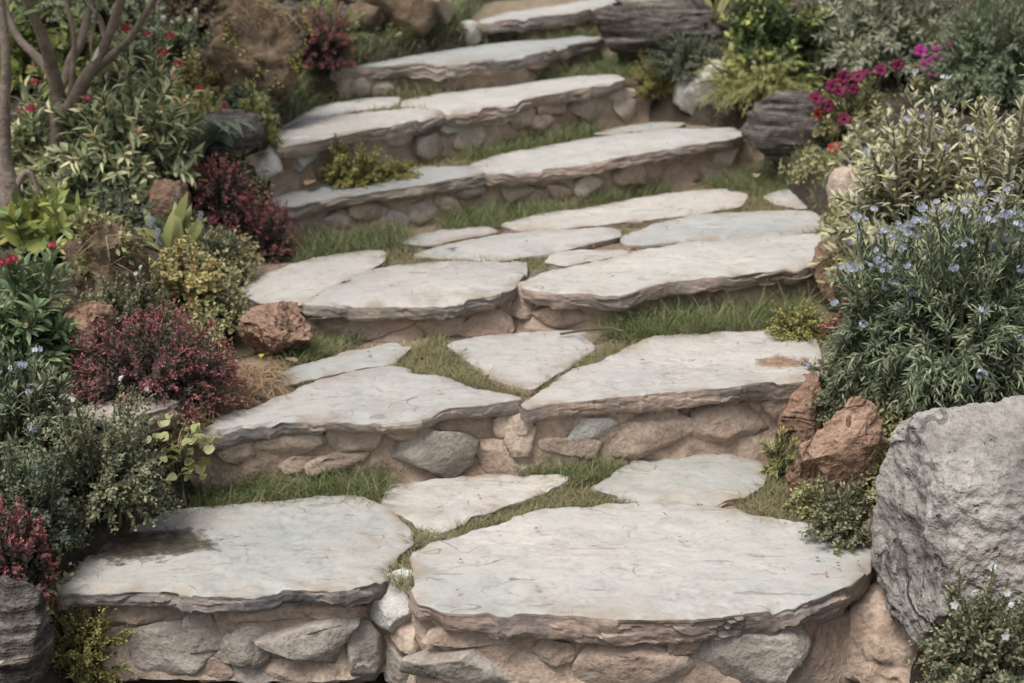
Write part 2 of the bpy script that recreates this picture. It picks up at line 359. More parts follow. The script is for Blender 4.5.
# ------------------------------------------------------------------ slabs
def resample(P, step):
    P = np.asarray(P, float); Q = np.vstack([P, P[:1]]); L = np.linalg.norm(np.diff(Q, axis=0), axis=1); s = np.concatenate([[0], np.cumsum(L)])
    n = max(24, int(s[-1] / step)); t = np.linspace(0, s[-1], n, endpoint=False)
    return np.stack([np.interp(t, s, Q[:, 0]), np.interp(t, s, Q[:, 1])], 1), t
def chaikin(P, it=1):
    P = np.asarray(P, float)
    for _ in range(it):
        N = np.roll(P, -1, 0); P = np.stack([.91 * P + .09 * N, .09 * P + .91 * N], 1).reshape(-1, 2)
    return P
SLAB_XY = {k: [] for k in range(1, 8)}
def slab(k, px, thick, parent, top='top', side='side', seed=0, dz=0.0, step=None, label=None, rough=1.0):
    W = np.array([at(x, y, k)[:2] for x, y in px]); SLAB_XY[k].append(W)
    area = .5 * np.sum(W[:, 0] * np.roll(W[:, 1], -1) - np.roll(W[:, 0], -1) * W[:, 1])
    if area < 0: W = W[::-1]
    step = step or (.0075 if k <= 2 else .013 if k == 3 else .02)
    Q, arc = resample(chaikin(W), step); grow = .005 if k <= 2 else .020 if k == 3 else .012; n = len(Q)
    T = np.roll(Q, -1, 0) - np.roll(Q, 1, 0); T /= np.linalg.norm(T, axis=1)[:, None]; N = np.stack([T[:, 1], -T[:, 0]], 1)
    q3 = np.stack([Q[:, 0], Q[:, 1], np.zeros(n)], 1); rs = np.random.default_rng(seed)
    per = arc[-1] + step; br = np.cumsum(rs.choice([.03, .06, .10, .16, .24], int(per / .03) + 4) * (1 if k <= 2 else 1.5)); br = br[br < per - .02]; br = np.concatenate([[0], br])
    seg = np.searchsorted(br, arc, side='right') - 1; nsg = len(br)
    jv = rs.normal(0, 1, nsg + 1); jv[-1] = jv[0]; brx = np.concatenate([br, [per]])
    jag = np.interp(arc, brx, jv) * .0045 + (rs.random(nsg)[seg] - .5) * .004 + vn(q3 * 70, seed) * .0012         # straight breaks, small notches
    Q = Q + N * ((fbm(q3 * 2.6, seed, 2, .5) * .006 + jag) * rough + grow)[:, None]
    c = Q.mean(0); nr = max(10, int(np.median(np.linalg.norm(Q - c, axis=1)) / step / 1.15))
    fr = np.concatenate([[1, .992, .982], np.linspace(.965, .04, nr)]); nr = len(fr)
    V = [np.concatenate([c + (Q - c) * f, np.full((n, 1), f)], 1) for f in fr]; V = np.concatenate(V)
    XY, f = V[:, :2], V[:, 2]
    d_edge = (1 - f) * np.tile(np.linalg.norm(Q - c, axis=1), nr)
    p3 = np.stack([XY[:, 0], XY[:, 1] * 1.7, np.full(len(XY), seed * 1.7)], 1)
    n1 = fbm(p3 * 2.6, seed + 7, 4); st = n1 * 5 + .15 * vn(p3 * 9, seed + 8); fl = np.floor(st); terr_ = (fl + sstep(.95, 1.0, st - fl)) / 5
    rel = .010 * terr_ + .003 * fbm(p3 * 5, seed + 11, 3) + .0022 * fbm(p3 * 28, seed + 13, 2)
    ch2 = fbm(p3 * np.array([9, 6, 1]), seed + 19, 3); rel = np.maximum(rel - .004 * sstep(.32, .36, ch2) * sstep(.62, .36, ch2), -.013)     # small flakes gone
    chip = np.abs(fbm(p3 * 10, seed + 17, 3)); drop = np.exp(-d_edge / .006) * (.002 + .008 * chip) + sstep(.035, .012, d_edge + .03 * fbm(p3 * 16, seed + 21, 2)) * .012 * sstep(.22, .30, fbm(p3 * 4.5, seed + 22, 2))
    z = pz(k, XY[:, 0]) + dz + rel * rough - drop
    VV = [np.concatenate([XY, z[:, None]], 1)]
    Fq = []
    idx = np.arange(n); nxt = (idx + 1) % n
    for r in range(nr - 1):
        Fq.append(np.stack([r * n + idx, r * n + nxt, (r + 1) * n + nxt, (r + 1) * n + idx], 1))
    cc = np.array([[c[0], c[1], z[-n:].mean()]]); VV.append(cc); ci = nr * n
    Ft = [np.stack([(nr - 1) * n + idx, (nr - 1) * n + nxt, np.full(n, ci)], 1)]
    ntop = len(Fq) * n
    # broken, layered sides
    nl = 9; base = ci + 1; prev = idx; sides = []
    thv = 1.08 + .26 * rs.normal(0, .6, nsg + 1); thv[-1] = thv[0]
    th = thick * np.clip(np.interp(arc, brx, thv) * .6 + thv[seg] * .4 + .08 * vn(q3 * 45, seed + 5), .55, 1.5)
    lean = np.interp(arc, brx, np.append(rs.normal(.02, .3, nsg), 0)) * thick * .5
    ns = max(12, int(per * thick * 1.3 / (.075 * .017))); sa = rs.random(ns) * per; sz = rs.random(ns) * thick * 1.3; so_ = rs.normal(0, .0030, ns); sgx = rs.normal(0, .07, ns); sgz = rs.normal(0, .22, ns)
    plain = np.where(rs.random(nsg) < .5, .25, 1.0)[seg]
    nl = 12
    for j in range(1, nl + 1):
        h = (j / nl) ** .95; zd = th * h
        da = arc[:, None] - sa[None]; da = (da + per / 2) % per - per / 2; dzz = zd[:, None] - sz[None]
        ni = np.argmin((da / .075) ** 2 + (dzz / .017) ** 2, 1); r_ = np.arange(n)
        off = lean * h + plain * np.clip(so_[ni] + sgx[ni] * da[r_, ni] + sgz[ni] * dzz[r_, ni], -.009, .009) + vn(np.stack([q3[:, 0] * 90, q3[:, 1] * 90, zd * 90], 1), seed + 37) * .0014 - .008 * h ** 5
        if j == 1: off = off * .35 + .0004
        xy = Q + N * (off * rough)[:, None]
        VV.append(np.concatenate([xy, (z[:n] - zd)[:, None]], 1)); cur = base + (j - 1) * n + idx
        sides.append(np.stack([prev, cur, np.roll(cur, -1), np.roll(prev, -1)], 1)); prev = cur
    VV.append(np.array([[c[0], c[1], z[:n].mean() - thick]])); bi = base + nl * n
    Fb = np.stack([prev, np.full(n, bi), np.roll(prev, -1)], 1)
    VV = np.concatenate(VV)
    quads = np.concatenate(Fq + sides); tris = np.concatenate(Ft + [Fb])
    mi = np.concatenate([np.zeros(ntop), np.ones(len(quads) - ntop), np.zeros(n), np.ones(n)])
    edge = np.zeros(len(VV)); edge[:len(d_edge)] = d_edge; edge[ci] = 1
    o = obj('paving_slab', VV, [quads, tris], [M[top], M[side]], parent, {'edge': edge}, True, mi)
    o.data.polygons.foreach_set('use_smooth', np.asarray(mi) < .5)
    if label: o['label'] = label
    return o

# ------------------------------------------------------------------ rocks
_ICO = {}
def ico(sub):
    if sub not in _ICO:
        import bmesh
        bm = bmesh.new(); bmesh.ops.create_icosphere(bm, subdivisions=sub, radius=1.0)
        _ICO[sub] = (np.array([v.co[:] for v in bm.verts]), np.array([[v.index for v in f.verts] for f in bm.faces])); bm.free()
    return _ICO[sub]
def rock_geo(dims, seed, sub=4, ncut=9, rough=.10, strata=0.0, cuts=(), cutlo=.55, cuthi=.85, rotz=0.0, fine=.03):
    V, F = ico(sub); V = V.copy(); r = np.random.default_rng(seed)
    V = np.sign(V) * np.abs(V) ** .8
    for i in range(ncut):
        nrm = r.normal(size=3); nrm /= np.linalg.norm(nrm); d = r.uniform(cutlo, cuthi)
        h = V @ nrm - d; V = V - nrm * (np.where(h > 0, h * .985, 0))[:, None]
    for nrm, d in cuts:
        nrm = np.array(nrm, float); nrm /= np.linalg.norm(nrm); h = V @ nrm - d; V = V - nrm * (np.where(h > 0, h * .95, 0))[:, None]
    rad = V / np.maximum(np.linalg.norm(V, axis=1), 1e-6)[:, None]
    q = V + seed * 3.17
    V = V + rad * (fbm(q * 1.6, seed, 4) * rough * 1.7 + (np.abs(fbm(q * 3.2, seed + 5, 4, .6)) - .2) * rough * 1.5 + fbm(q * 9, seed + 9, 4, .65) * fine * 1.6)[:, None]
    if strata:
        s = vn(np.stack([q[:, 0] * 1.1, q[:, 1] * 1.1, q[:, 2] * 7], 1), seed + 77) + .6 * vn(np.stack([q[:, 0] * 2, q[:, 1] * 2, q[:, 2] * 17], 1), seed + 78)
        hr = V.copy(); hr[:, 2] = 0; ln = np.maximum(np.linalg.norm(hr, axis=1), 1e-6)[:, None]; V = V + hr / ln * ((np.sign(s) * np.abs(s) ** .6) * strata)[:, None] * np.minimum(ln, 1)
    lo, hi = V.min(0), V.max(0); V = (V - (lo + hi) / 2) / ((hi - lo) / 2)
    V = V * np.asarray(dims) / 2
    c, s_ = math.cos(rotz), math.sin(rotz); V = V @ np.array([[c, s_, 0], [-s_, c, 0], [0, 0, 1]])
    return V, F
def rock(name, label, x, yb, wpx, hpx, style, seed, k=None, depth=.8, sink=.12, group=None, cat='rock', tilt=0, **kw):
    P = base_at(x, yb, k)
    s = scale_at(P); W, H = wpx / s, hpx / s * 1.08
    V, F = rock_geo((W, W * depth, H * (1 + sink)), seed, **kw)
    if tilt: c, s_ = math.cos(tilt), math.sin(tilt); V = V @ np.array([[c, 0, -s_], [0, 1, 0], [s_, 0, c]])
    V = V + P + np.array([0, W * depth * .42, H * (1 + sink) / 2 - H * sink])
    o = obj(name, V, F, [M[style]], smooth=True); return tag(o, label, cat, group)

# ------------------------------------------------------------------ the seven steps
STEP_LABEL = {
 1: 'lowest stone step with two big rounded slate slabs over a rubble riser',
 2: 'second stone step up, one slab with a rusty brown hollow',
 3: 'third stone step up, deep tread paved with many irregular flagstones',
 4: 'fourth stone step up, ending beside the dark layered rock',
 5: 'fifth stone step up, with a pale cobble wedged under its slab',
 6: 'sixth stone step up, thin slab reaching from red shrub to driftwood-like rock',
 7: 'topmost stone step, narrow slab at the head of the stairway'}
STEP = {}
for k in range(1, 8):
    mid = RW[k][len(RW[k]) // 2]
    STEP[k] = empty('stone_step', (mid[0], mid[1], pz(k - 1, mid[0])), STEP_LABEL[k], 'step', 'steps of the garden stairway')
RISER = {}
# earth beds of the treads (under and between the slabs)
def polyline(P, n):
    L = np.concatenate([[0], np.cumsum(np.linalg.norm(np.diff(P, axis=0), axis=1))]); t = np.linspace(0, L[-1], n)
    return np.stack([np.interp(t, L, P[:, 0]), np.interp(t, L, P[:, 1])], 1)
for k in range(1, 8):
    A = RW[k] + np.array([0, .05]); B = RW[k + 1] + np.array([0, .08])
    A = np.vstack([A[0] + [-.18, .02], A, A[-1] + [.22, .02]]); B = np.vstack([B[0] + [-.18, 0], B, B[-1] + [.22, 0]])
    na, nb = 110, 34; a, b = polyline(A, na), polyline(B, na)
    t = np.linspace(0, 1, nb)[:, None, None]; G = (a[None] * (1 - t) + b[None] * t).reshape(-1, 2)
    z = pz(k, G[:, 0]) - .027 + fbm(np.stack([G[:, 0] * 8, G[:, 1] * 8, G[:, 0] * 0], 1), k, 4) * .011
    i, j = np.meshgrid(np.arange(na - 1), np.arange(nb - 1)); q = (j * na + i).ravel()
    obj('earth_bed', np.column_stack([G, z]), np.stack([q, q + 1, q + na + 1, q + na], 1), [M['bed']], STEP[k], smooth=True)
    # riser face of earth mortar
    R = polyline(RW[k], 150); T = np.gradient(R, axis=0); T /= np.linalg.norm(T, axis=1)[:, None]; N = np.stack([T[:, 1], -T[:, 0]], 1)
    nv = 14; rows = []
    for jv in range(nv):
        h = jv / (nv - 1)
        z0, z1 = pz(k, R[:, 0]) - .02, pz(k - 1, R[:, 0]) - .04
        zz = z0 * (1 - h) + z1 * h
        o3 = np.column_stack([R, zz])
        off = -.045 + .03 * h ** 2 + fbm(o3 * np.array([6, 6, 9]), 40 + k, 4, .65) * .036 + fbm(o3 * 28, 50 + k, 2) * .005
        rows.append(np.column_stack([R + N * off[:, None], zz]))
    V = np.concatenate(rows); nn = len(R)
    i, j = np.meshgrid(np.arange(nn - 1), np.arange(nv - 1)); q = (j * nn + i).ravel()
    RISER[k] = obj('riser_wall', V, np.stack([q, q + nn, q + nn + 1, q + 1], 1), [M['mortar']], STEP[k], smooth=True)

SL = [
 # step, outline, thickness, top, side, label
 (1, [(57, 585), (62, 573), (78, 560), (95, 546), (115, 533), (140, 519), (168, 510), (230, 503), (300, 497), (357, 496), (382, 507), (405, 525), (412, 541), (398, 551), (388, 560), (385, 574), (366, 582), (336, 590), (304, 586), (249, 592), (199, 591), (166, 586), (110, 586)], .040, 'top_hollow', 'side_dark', 'big slab with a dark mossy hollow'),
 (1, [(412, 586), (412, 560), (418, 545), (445, 534), (490, 521), (540, 509), (586, 504), (647, 502), (690, 503), (725, 508), (754, 516), (789, 521), (830, 526), (866, 540), (876, 553), (868, 570), (850, 584), (803, 600), (768, 611), (690, 617), (611, 617), (579, 613), (540, 610), (511, 608), (470, 612), (439, 611), (418, 602)], .058, 'top', 'side_pink', 'big pale half-round slab'),
 (1, [(383, 506), (388, 484), (418, 480), (486, 474), (557, 473), (568, 478), (546, 490), (489, 511), (443, 525), (420, 522), (397, 511)], .035, 'top_warm', 'side_pink', None),
 (1, [(590, 488), (615, 472), (640, 456), (682, 450), (739, 452), (768, 465), (763, 483), (741, 496), (700, 500), (647, 500), (622, 496)], .035, 'top_cool', 'side', None),
 (2, [(193, 430), (213, 418), (260, 401), (276, 393), (319, 380), (366, 369), (392, 366), (412, 371), (446, 375), (485, 385), (515, 394), (521, 398), (492, 402), (446, 407), (412, 415), (366, 417), (319, 420), (280, 421), (240, 426), (205, 432)], .034, 'top_warm', 'side', 'long pale slab with a flaked ridge'),
 (2, [(521, 404), (540, 390), (573, 370), (610, 356), (633, 345), (646, 337), (699, 332), (792, 327), (812, 329), (822, 353), (820, 373), (746, 383), (666, 390), (626, 395), (566, 400)], .050, 'top_rust', 'side_pink', 'thick slab with a rusty brown hollow'),
 (2, [(448, 344), (480, 336), (530, 331), (583, 330), (593, 346), (573, 360), (550, 376), (533, 388), (512, 384), (487, 373), (466, 357)], .03, 'top_warm', 'side_pink', None),
 (2, [(266, 376), (290, 365), (313, 358), (356, 347), (396, 341), (412, 346), (392, 362), (353, 368), (313, 377), (270, 386)], .03, 'top_cool', 'side', None),
 (3, [(237, 290), (273, 272), (314, 259), (354, 251), (382, 250), (380, 260), (357, 272), (326, 286), (302, 300), (267, 302)], .03, 'top_warm', 'side', None),
 (3, [(307, 302), (329, 288), (370, 270), (395, 266), (470, 261), (520, 261), (522, 270), (508, 286), (495, 294), (445, 298), (395, 300), (345, 302)], .042, 'top_warm', 'side', 'broad pale slab'),
 (3, [(528, 286), (532, 280), (549, 272), (591, 263), (641, 252), (683, 243), (718, 239.5), (774, 237), (838, 233), (842, 252), (806, 265), (739, 272), (669, 277), (640, 285), (620, 291), (598, 290), (560, 290)], .045, 'top', 'side_pink', 'long slab with a pinkish broken edge'),
 (3, [(627, 240), (630, 231), (648, 225), (697, 216), (746, 213), (799, 211), (834, 213), (834, 223), (802, 231), (774, 234), (718, 236.5), (676, 240.5), (640, 243)], .03, 'top_cool', 'side', None),
 (3, [(549, 262), (556, 254), (584, 249), (630, 251), (591, 259), (563, 264)], .03, 'top_warm', 'side', None),
 (3, [(414, 253), (439, 246), (495, 235), (539, 231), (612, 228), (618, 236), (581, 244), (532, 253), (500, 258), (460, 257)], .03, 'top', 'side', None),
 (3, [(503, 225), (545, 213), (605, 204), (662, 194), (725, 188), (745, 194), (739, 205), (697, 213), (634, 219), (570, 227), (525, 229)], .03, 'top_warm', 'side_pink', None),
 (3, [(404, 241), (420, 234), (439, 229), (486, 226), (496, 230), (457, 237), (425, 244)], .03, 'top_warm', 'side', None),
 (3, [(767, 196), (799, 187), (823, 186), (826, 197), (806, 206), (781, 203)], .03, 'top', 'side', None),
 (4, [(268, 202), (286, 192), (332, 179), (370, 171), (425, 166), (485, 165), (490, 170), (463, 177), (420, 184), (376, 191), (332, 197), (288, 205)], .042, 'top_cool', 'side', None),
 (4, [(487, 172), (470, 164), (491, 156), (538, 146), (591, 137), (647, 131), (685, 128), (732, 128), (744, 133), (729, 138), (679, 145), (629, 155), (585, 162), (529, 168), (505, 172)], .042, 'top', 'side_pink', None),
 (4, [(594, 133), (622, 126), (660, 121), (685, 122), (676, 127), (640, 130), (612, 134)], .03, 'top_cool', 'side', None),
 (5, [(274, 143), (272, 132), (300, 120), (337, 114), (392, 110), (432, 109), (442, 111), (420, 117), (376, 127), (332, 135), (285, 145)], .046, 'top_warm', 'side', None),
 (5, [(403, 107), (405, 100), (441, 93), (496, 85), (529, 81), (571, 77), (618, 74), (624, 80), (590, 85), (543, 95), (502, 103), (465, 109), (445, 110.5), (425, 108)], .046, 'top', 'side_pink', None),
 (5, [(268, 126), (318, 106), (359, 99), (398, 97), (397, 104), (372, 107.5), (338, 112.5), (300, 119), (271, 131)], .03, 'top', 'side', None),
 (6, [(327, 70), (362, 62), (397, 56), (432, 50), (480, 45), (534, 40), (592, 34), (599, 37), (578, 41), (534, 52), (487, 58), (452, 61), (403, 63), (356, 67)], .05, 'top_cool', 'side', None),
 (7, [(480, 20), (509, 12), (559, 5), (610, -3), (634, -1), (602, 6), (571, 12), (534, 16), (502, 20)], .05, 'top_cool', 'side', None),
]
for i, (k, px, th, top, side, lab) in enumerate(SL):
    slab(k, px, th, STEP[k], top, side, 100 + i * 7, label=lab)

# riser stones: centre, width, height in the picture, look
RS = {
 1: [(172, 650, 84, 62, 'g'), (206, 632, 34, 42, 'g'), (243, 646, 48, 42, 'g'), (309, 642, 86, 46, 'g'), (305, 672, 84, 28, 'p'), (369, 655, 40, 66, 'g'), (388, 604, 54, 50, 'w'), (404, 637, 38, 30, 'p'), (399, 671, 38, 40, 'g'), (464, 668, 104, 44, 'g'), (470, 637, 80, 20, 'p'), (534, 678, 66, 30, 'p'), (556, 652, 40, 24, 'p'), (634, 668, 98, 50, 'p'), (749, 652, 108, 66, 'g'), (830, 668, 80, 82, 'o'), (262, 608, 70, 22, 'p'), (330, 612, 60, 20, 'p'), (140, 615, 66, 24, 'p'), (118, 655, 40, 60, 'p'), (690, 640, 40, 24, 'p'), (212, 668, 40, 26, 'p'), (262, 676, 44, 22, 'g')],
 2: [(350, 440, 52, 24, 'p'), (408, 434, 52, 18, 'p'), (288, 444, 66, 28, 'p'), (340, 461, 56, 28, 'p'), (293, 466, 42, 20, 'p'), (436, 455, 76, 48, 'g'), (494, 458, 46, 38, 'p'), (512, 424, 34, 26, 'p'), (523, 441, 36, 28, 'p'), (586, 430, 52, 22, 'w'), (652, 430, 86, 46, 'p'), (732, 425, 70, 44, 'p'), (571, 447, 56, 24, 'p'), (238, 450, 48, 26, 'p'), (786, 405, 46, 34, 'p')],
 3: [(378, 326, 64, 26, 'p'), (443, 323, 52, 22, 'p'), (420, 333, 36, 14, 'p'), (488, 322, 46, 24, 'p'), (519, 300, 34, 28, 'p'), (575, 298, 40, 18, 'p'), (560, 316, 60, 22, 'p'), (330, 320, 40, 22, 'p')],
 4: [(338, 219, 36, 18, 'g'), (424, 212, 30, 20, 'g'), (399, 221, 24, 18, 'w'), (370, 210, 40, 18, 'p'), (473, 190, 28, 18, 'g'), (448, 205, 26, 20, 'p'), (542, 180, 38, 13, 'p'), (519, 191, 32, 18, 'g'), (587, 186, 28, 22, 'g'), (560, 193, 26, 16, 'p'), (679, 159, 32, 10, 'p'), (686, 177, 58, 34, 'p'), (724, 158, 22, 24, 'g'), (630, 175, 40, 22, 'p')],
 5: [(271, 164, 32, 28, 'w'), (306, 155, 30, 28, 'w'), (398, 141, 30, 14, 'g'), (428, 152, 36, 28, 'g'), (458, 121, 40, 19, 'w'), (493, 121, 36, 16, 'g'), (470, 138, 40, 22, 'g'), (522, 118, 34, 20, 'p'), (550, 107, 34, 20, 'p'), (588, 109, 50, 28, 'g'), (617, 94, 36, 13, 'g'), (627, 110, 32, 28, 'g'), (540, 124, 30, 18, 'p'), (355, 145, 34, 18, 'p')],
 6: [(342, 88, 26, 24, 'g'), (361, 87, 24, 26, 'g'), (383, 86, 30, 24, 'g'), (430, 72, 32, 16, 'g'), (410, 70, 28, 14, 'p'), (480, 69, 36, 14, 'p'), (540, 62, 36, 14, 'p')],
 7: [(474, 34, 24, 22, 'w'), (498, 26, 32, 12, 'p'), (545, 22, 36, 12, 'p'), (604, 12, 30, 12, 'g')],
}
STY = {'g': 'stone_grey', 'p': 'stone_pink', 'w': 'stone_pale', 'o': 'stone_pink'}
for k, L in RS.items():
    for i, (x, y, wd, h, st) in enumerate(L):
        P, T = riser_hit(k, x, y); s = scale_at(P); W, H = wd / s * 1.26, h / s * 1.28
        D = min(max(min(W, H) * .9, .05), .14)
        V, F = rock_geo((W, D, H), 900 + k * 37 + i, sub=4 if k <= 2 else 3, ncut=16, rough=.045, cuts=[((.15 * math.sin(i * 2.1), -1, .1 + .2 * math.cos(i * 1.7)), .55)], rotz=math.atan2(T[1], T[0]), cutlo=.52, cuthi=.78, fine=.022)
        N = np.array([-T[1], T[0]]); N = N if N[1] > 0 else -N
        P = P.copy(); P[:2] += N * (D * .16 + .008)
        obj('riser_stone', V + P, F, [M['stone_beige' if st == 'g' and k > 2 else STY[st]]], RISER[k], smooth=True)
# ------------------------------------------------------------------ leaves
def tpl(kind):
    """leaf template: (along, across, up) and faces; across 1 = half width"""
    if kind == 'lance':
        v = [(0, 0, 0), (.3, -.8, .03), (.3, 0, -.02), (.3, .8, .03), (.65, -.75, 0), (.65, 0, -.05), (.65, .75, 0), (1, 0, -.16)]
        f = [(0, 1, 2), (0, 2, 3), (1, 4, 2), (4, 5, 2), (2, 5, 3), (5, 6, 3), (4, 7, 5), (5, 7, 6)]
    elif kind == 'lance4':
        v = [(0, 0, 0), (.35, -.9, .03), (.35, .9, .03), (.7, -.7, -.04), (.7, .7, -.04), (1, 0, -.17)]
        f = [(0, 1, 2), (1, 3, 2), (2, 3, 4), (3, 5, 4)]
    elif kind == 'ovate':
        v = [(0, 0, 0), (.22, -.75, .05), (.25, 0, -.02), (.22, .75, .05), (.55, -1, .05), (.58, 0, -.03), (.55, 1, .05), (1, 0, -.10)]
        f = [(0, 1, 2), (0, 2, 3), (1, 4, 2), (4, 5, 2), (2, 5, 3), (5, 6, 3), (4, 7, 5), (5, 7, 6)]
    elif kind == 'small':
        v = [(0, 0, 0), (.5, -1, .06), (.5, 0, -.04), (.5, 1, .06), (1, 0, 0)]
        f = [(0, 1, 2), (0, 2, 3), (1, 4, 2), (2, 4, 3)]
    elif kind == 'needle':
        v = [(0, -.5, 0), (0, .5, 0), (.6, -.5, .03), (.6, .5, .03), (1, 0, 0)]
        f = [(0, 2, 1), (1, 2, 3), (2, 4, 3)]
    elif kind == 'strap':
        v = [(0, -.5, 0), (0, .5, 0), (.3, -.9, .02), (.3, .9, .02), (.6, -.9, -.04), (.6, .9, -.04), (.85, -.55, -.16), (.85, .55, -.16), (1, 0, -.26)]
        f = [(0, 2, 1), (1, 2, 3), (2, 4, 3), (3, 4, 5), (4, 6, 5), (5, 6, 7), (6, 8, 7)]
    elif kind == 'blade':
        v = [(0, -.5, 0), (0, .5, 0), (.4, -.4, -.03), (.4, .4, -.03), (.75, -.28, -.14), (.75, .28, -.14), (1, 0, -.30)]
        f = [(0, 2, 1), (1, 2, 3), (2, 4, 3), (3, 4, 5), (4, 6, 5)]
    return np.array(v, float), np.array(f)
TPL = {k: tpl(k) for k in ('lance', 'lance4', 'ovate', 'small', 'needle', 'strap', 'blade')}
def unit(a): return a / np.maximum(np.linalg.norm(a, axis=-1, keepdims=True), 1e-9)
def leaf_batch(P, D, N, L, Wd, kind, rng, tip=None, bend=1.0):
    """P base points, D directions, N rough normals, L lengths, Wd full widths"""
    tv, tf = TPL[kind]; n, m = len(P), len(tv)
    D = unit(D); Sx = unit(np.cross(D, N)); N = np.cross(Sx, D)
    L = np.broadcast_to(L, n); Wd = np.broadcast_to(Wd, n)
    bd = bend * (.6 + .8 * rng.random(n))
    V = P[:, None] + D[:, None] * (tv[None, :, 0, None] * L[:, None, None]) + Sx[:, None] * (tv[None, :, 1, None] * (Wd / 2)[:, None, None]) + N[:, None] * (tv[None, :, 2, None] * (L * bd)[:, None, None])
    F = (np.arange(n)[:, None, None] * m + tf[None]).reshape(-1, 3)
    t = np.repeat(rng.random(n), m); t2 = np.repeat(rng.random(n), m)
    tp = np.repeat(tip if tip is not None else np.zeros(n), m)
    ed = np.tile(np.minimum(np.abs(tv[:, 1]), 1) + (tv[:, 0] > .95), n)
    return V.reshape(-1, 3), F, {'t': t, 't2': t2, 'tip': tp, 'edge': np.clip(ed, 0, 1)}
def merge(parts):
    V, F, A, o = [], [], {}, 0
    for v, f, a in parts:
        V.append(v); F.append(f + o); o += len(v)
        for k, x in a.items(): A.setdefault(k, []).append(x)
    return np.concatenate(V), np.concatenate(F), {k: np.concatenate(x) for k, x in A.items()}
def tube(pts, rad, sides=6, noise=0.0, seed=0, cap=True):
    pts = np.asarray(pts, float); rad = np.asarray(rad, float); T = unit(np.gradient(pts, axis=0))
    ref = np.array([0.3, 1.0, .1]); A = unit(np.cross(T, ref)); B = np.cross(T, A)
    ang = np.arange(sides) / sides * 2 * math.pi
    ring = A[:, None] * np.cos(ang)[None, :, None] + B[:, None] * np.sin(ang)[None, :, None]
    r = rad[:, None] * np.ones(sides)[None]
    V = pts[:, None] + ring * r[..., None]
    if noise:
        q = V.reshape(-1, 3); V = (q + ring.reshape(-1, 3) * (fbm(q * 14 * np.array([1, 1, .5]), seed, 3) * noise * np.repeat(rad, sides))[:, None]).reshape(V.shape)
    n = len(pts); i = np.arange(sides); F = []
    for k in range(n - 1): F.append(np.stack([k * sides + i, k * sides + (i + 1) % sides, (k + 1) * sides + (i + 1) % sides, (k + 1) * sides + i], 1))
    return V.reshape(-1, 3), np.concatenate(F)
def tubes(list_):
    V, F, o = [], [], 0
    for v, f in list_: V.append(v); F.append(f + o); o += len(v)
    return np.concatenate(V), np.concatenate(F)

BARK = {'stem': m_plain('plant_stem', (.10, .10, .055)), 'wood': m_plain('woody_stem', (.12, .085, .06))}
BARK['bark'] = m_rock('smooth_bark', [(.11, .085, .065), (.21, .165, .13), (.29, .24, .195)], 6, 0, .5, (.13, .13, .11))

LS = {}
def style(name, mat, kind, L, W, nst, per, lift=.55, start=.25, up=.5, stem='stem', bend=1.0, wild=.25, rmin=.7, droop=0.0, inner=.5):
    LS[name] = dict(mat=mat, kind=kind, L=L, W=W, nst=nst, per=per, lift=lift, start=start, up=up, stem=stem, bend=bend, wild=wild, rmin=rmin, droop=droop, inner=inner)
style('pentas', m_leaf('pentas_leaf', [(0.152, 0.195, 0.103), (0.314, 0.363, 0.206), (0.535, 0.562, 0.342), (0.678, 0.630, 0.338)], (.93, (0.740, 0.685, 0.391))), 'lance', .080, .022, 46, 30, .75, .2)
style('pentas_dark', m_leaf('pentas_dark_leaf', [(0.084, 0.131, 0.063), (0.172, 0.236, 0.119), (0.317, 0.377, 0.194)]), 'lance', .075, .024, 46, 30, .7, .15)
style('bluebush', m_leaf('narrow_grey_leaf', [(0.060, 0.085, 0.050), (0.121, 0.160, 0.089), (0.246, 0.275, 0.170), (0.372, 0.380, 0.244)]), 'lance4', .040, .0072, 90, 44, .6, .2, .7)
style('variegated', m_leaf('variegated_leaf', [(0.158, 0.176, 0.091), (0.288, 0.282, 0.145), (0.476, 0.410, 0.183)], (.80, (0.534, 0.509, 0.216)), (0.530, 0.505, 0.386)), 'lance4', .056, .016, 70, 36, .8, .3)
style('greymid', m_leaf('grey_green_leaf', [(0.085, 0.111, 0.063), (0.191, 0.206, 0.126), (0.329, 0.323, 0.195)], None, (0.361, 0.361, 0.270)), 'lance4', .060, .016, 64, 36, .75, .25)
style('redtip', m_leaf('red_tip_leaf', [(.045, .05, .036), (.085, .075, .056), (.12, .075, .065), (.11, .115, .075), (.17, .075, .07)], (.79, (.33, .105, .105)), rough=.5), 'small', .017, .008, 150, 44, .8, .25, .5, 'wood', wild=.16, rmin=.8)
style('redtip_bright', m_leaf('bright_red_tip_leaf', [(.05, .06, .04), (.10, .09, .065), (.14, .08, .075), (.12, .13, .08)], (.74, (.34, .11, .11)), rough=.5), 'small', .019, .009, 140, 40, .8, .25, .5, 'wood', wild=.16, rmin=.8)
style('glossy', m_leaf('glossy_leaf', [(0.051, 0.078, 0.034), (0.100, 0.144, 0.058), (0.175, 0.223, 0.090)], (.84, (0.421, 0.443, 0.124)), rough=.38), 'ovate', .058, .026, 80, 28, .8, .25)
style('plume', m_leaf('feathery_leaf', [(0.131, 0.159, 0.063), (0.305, 0.297, 0.109), (0.543, 0.476, 0.165)], (.70, (0.551, 0.551, 0.228))), 'needle', .022, .004, 90, 90, .75, .05, .9, wild=.45, rmin=.45)
style('plume_green', m_leaf('green_plume_leaf', [(0.113, 0.167, 0.088), (0.226, 0.266, 0.127), (0.348, 0.376, 0.159)], (.80, (0.546, 0.552, 0.203))), 'needle', .026, .005, 80, 80, .7, .05, .3)
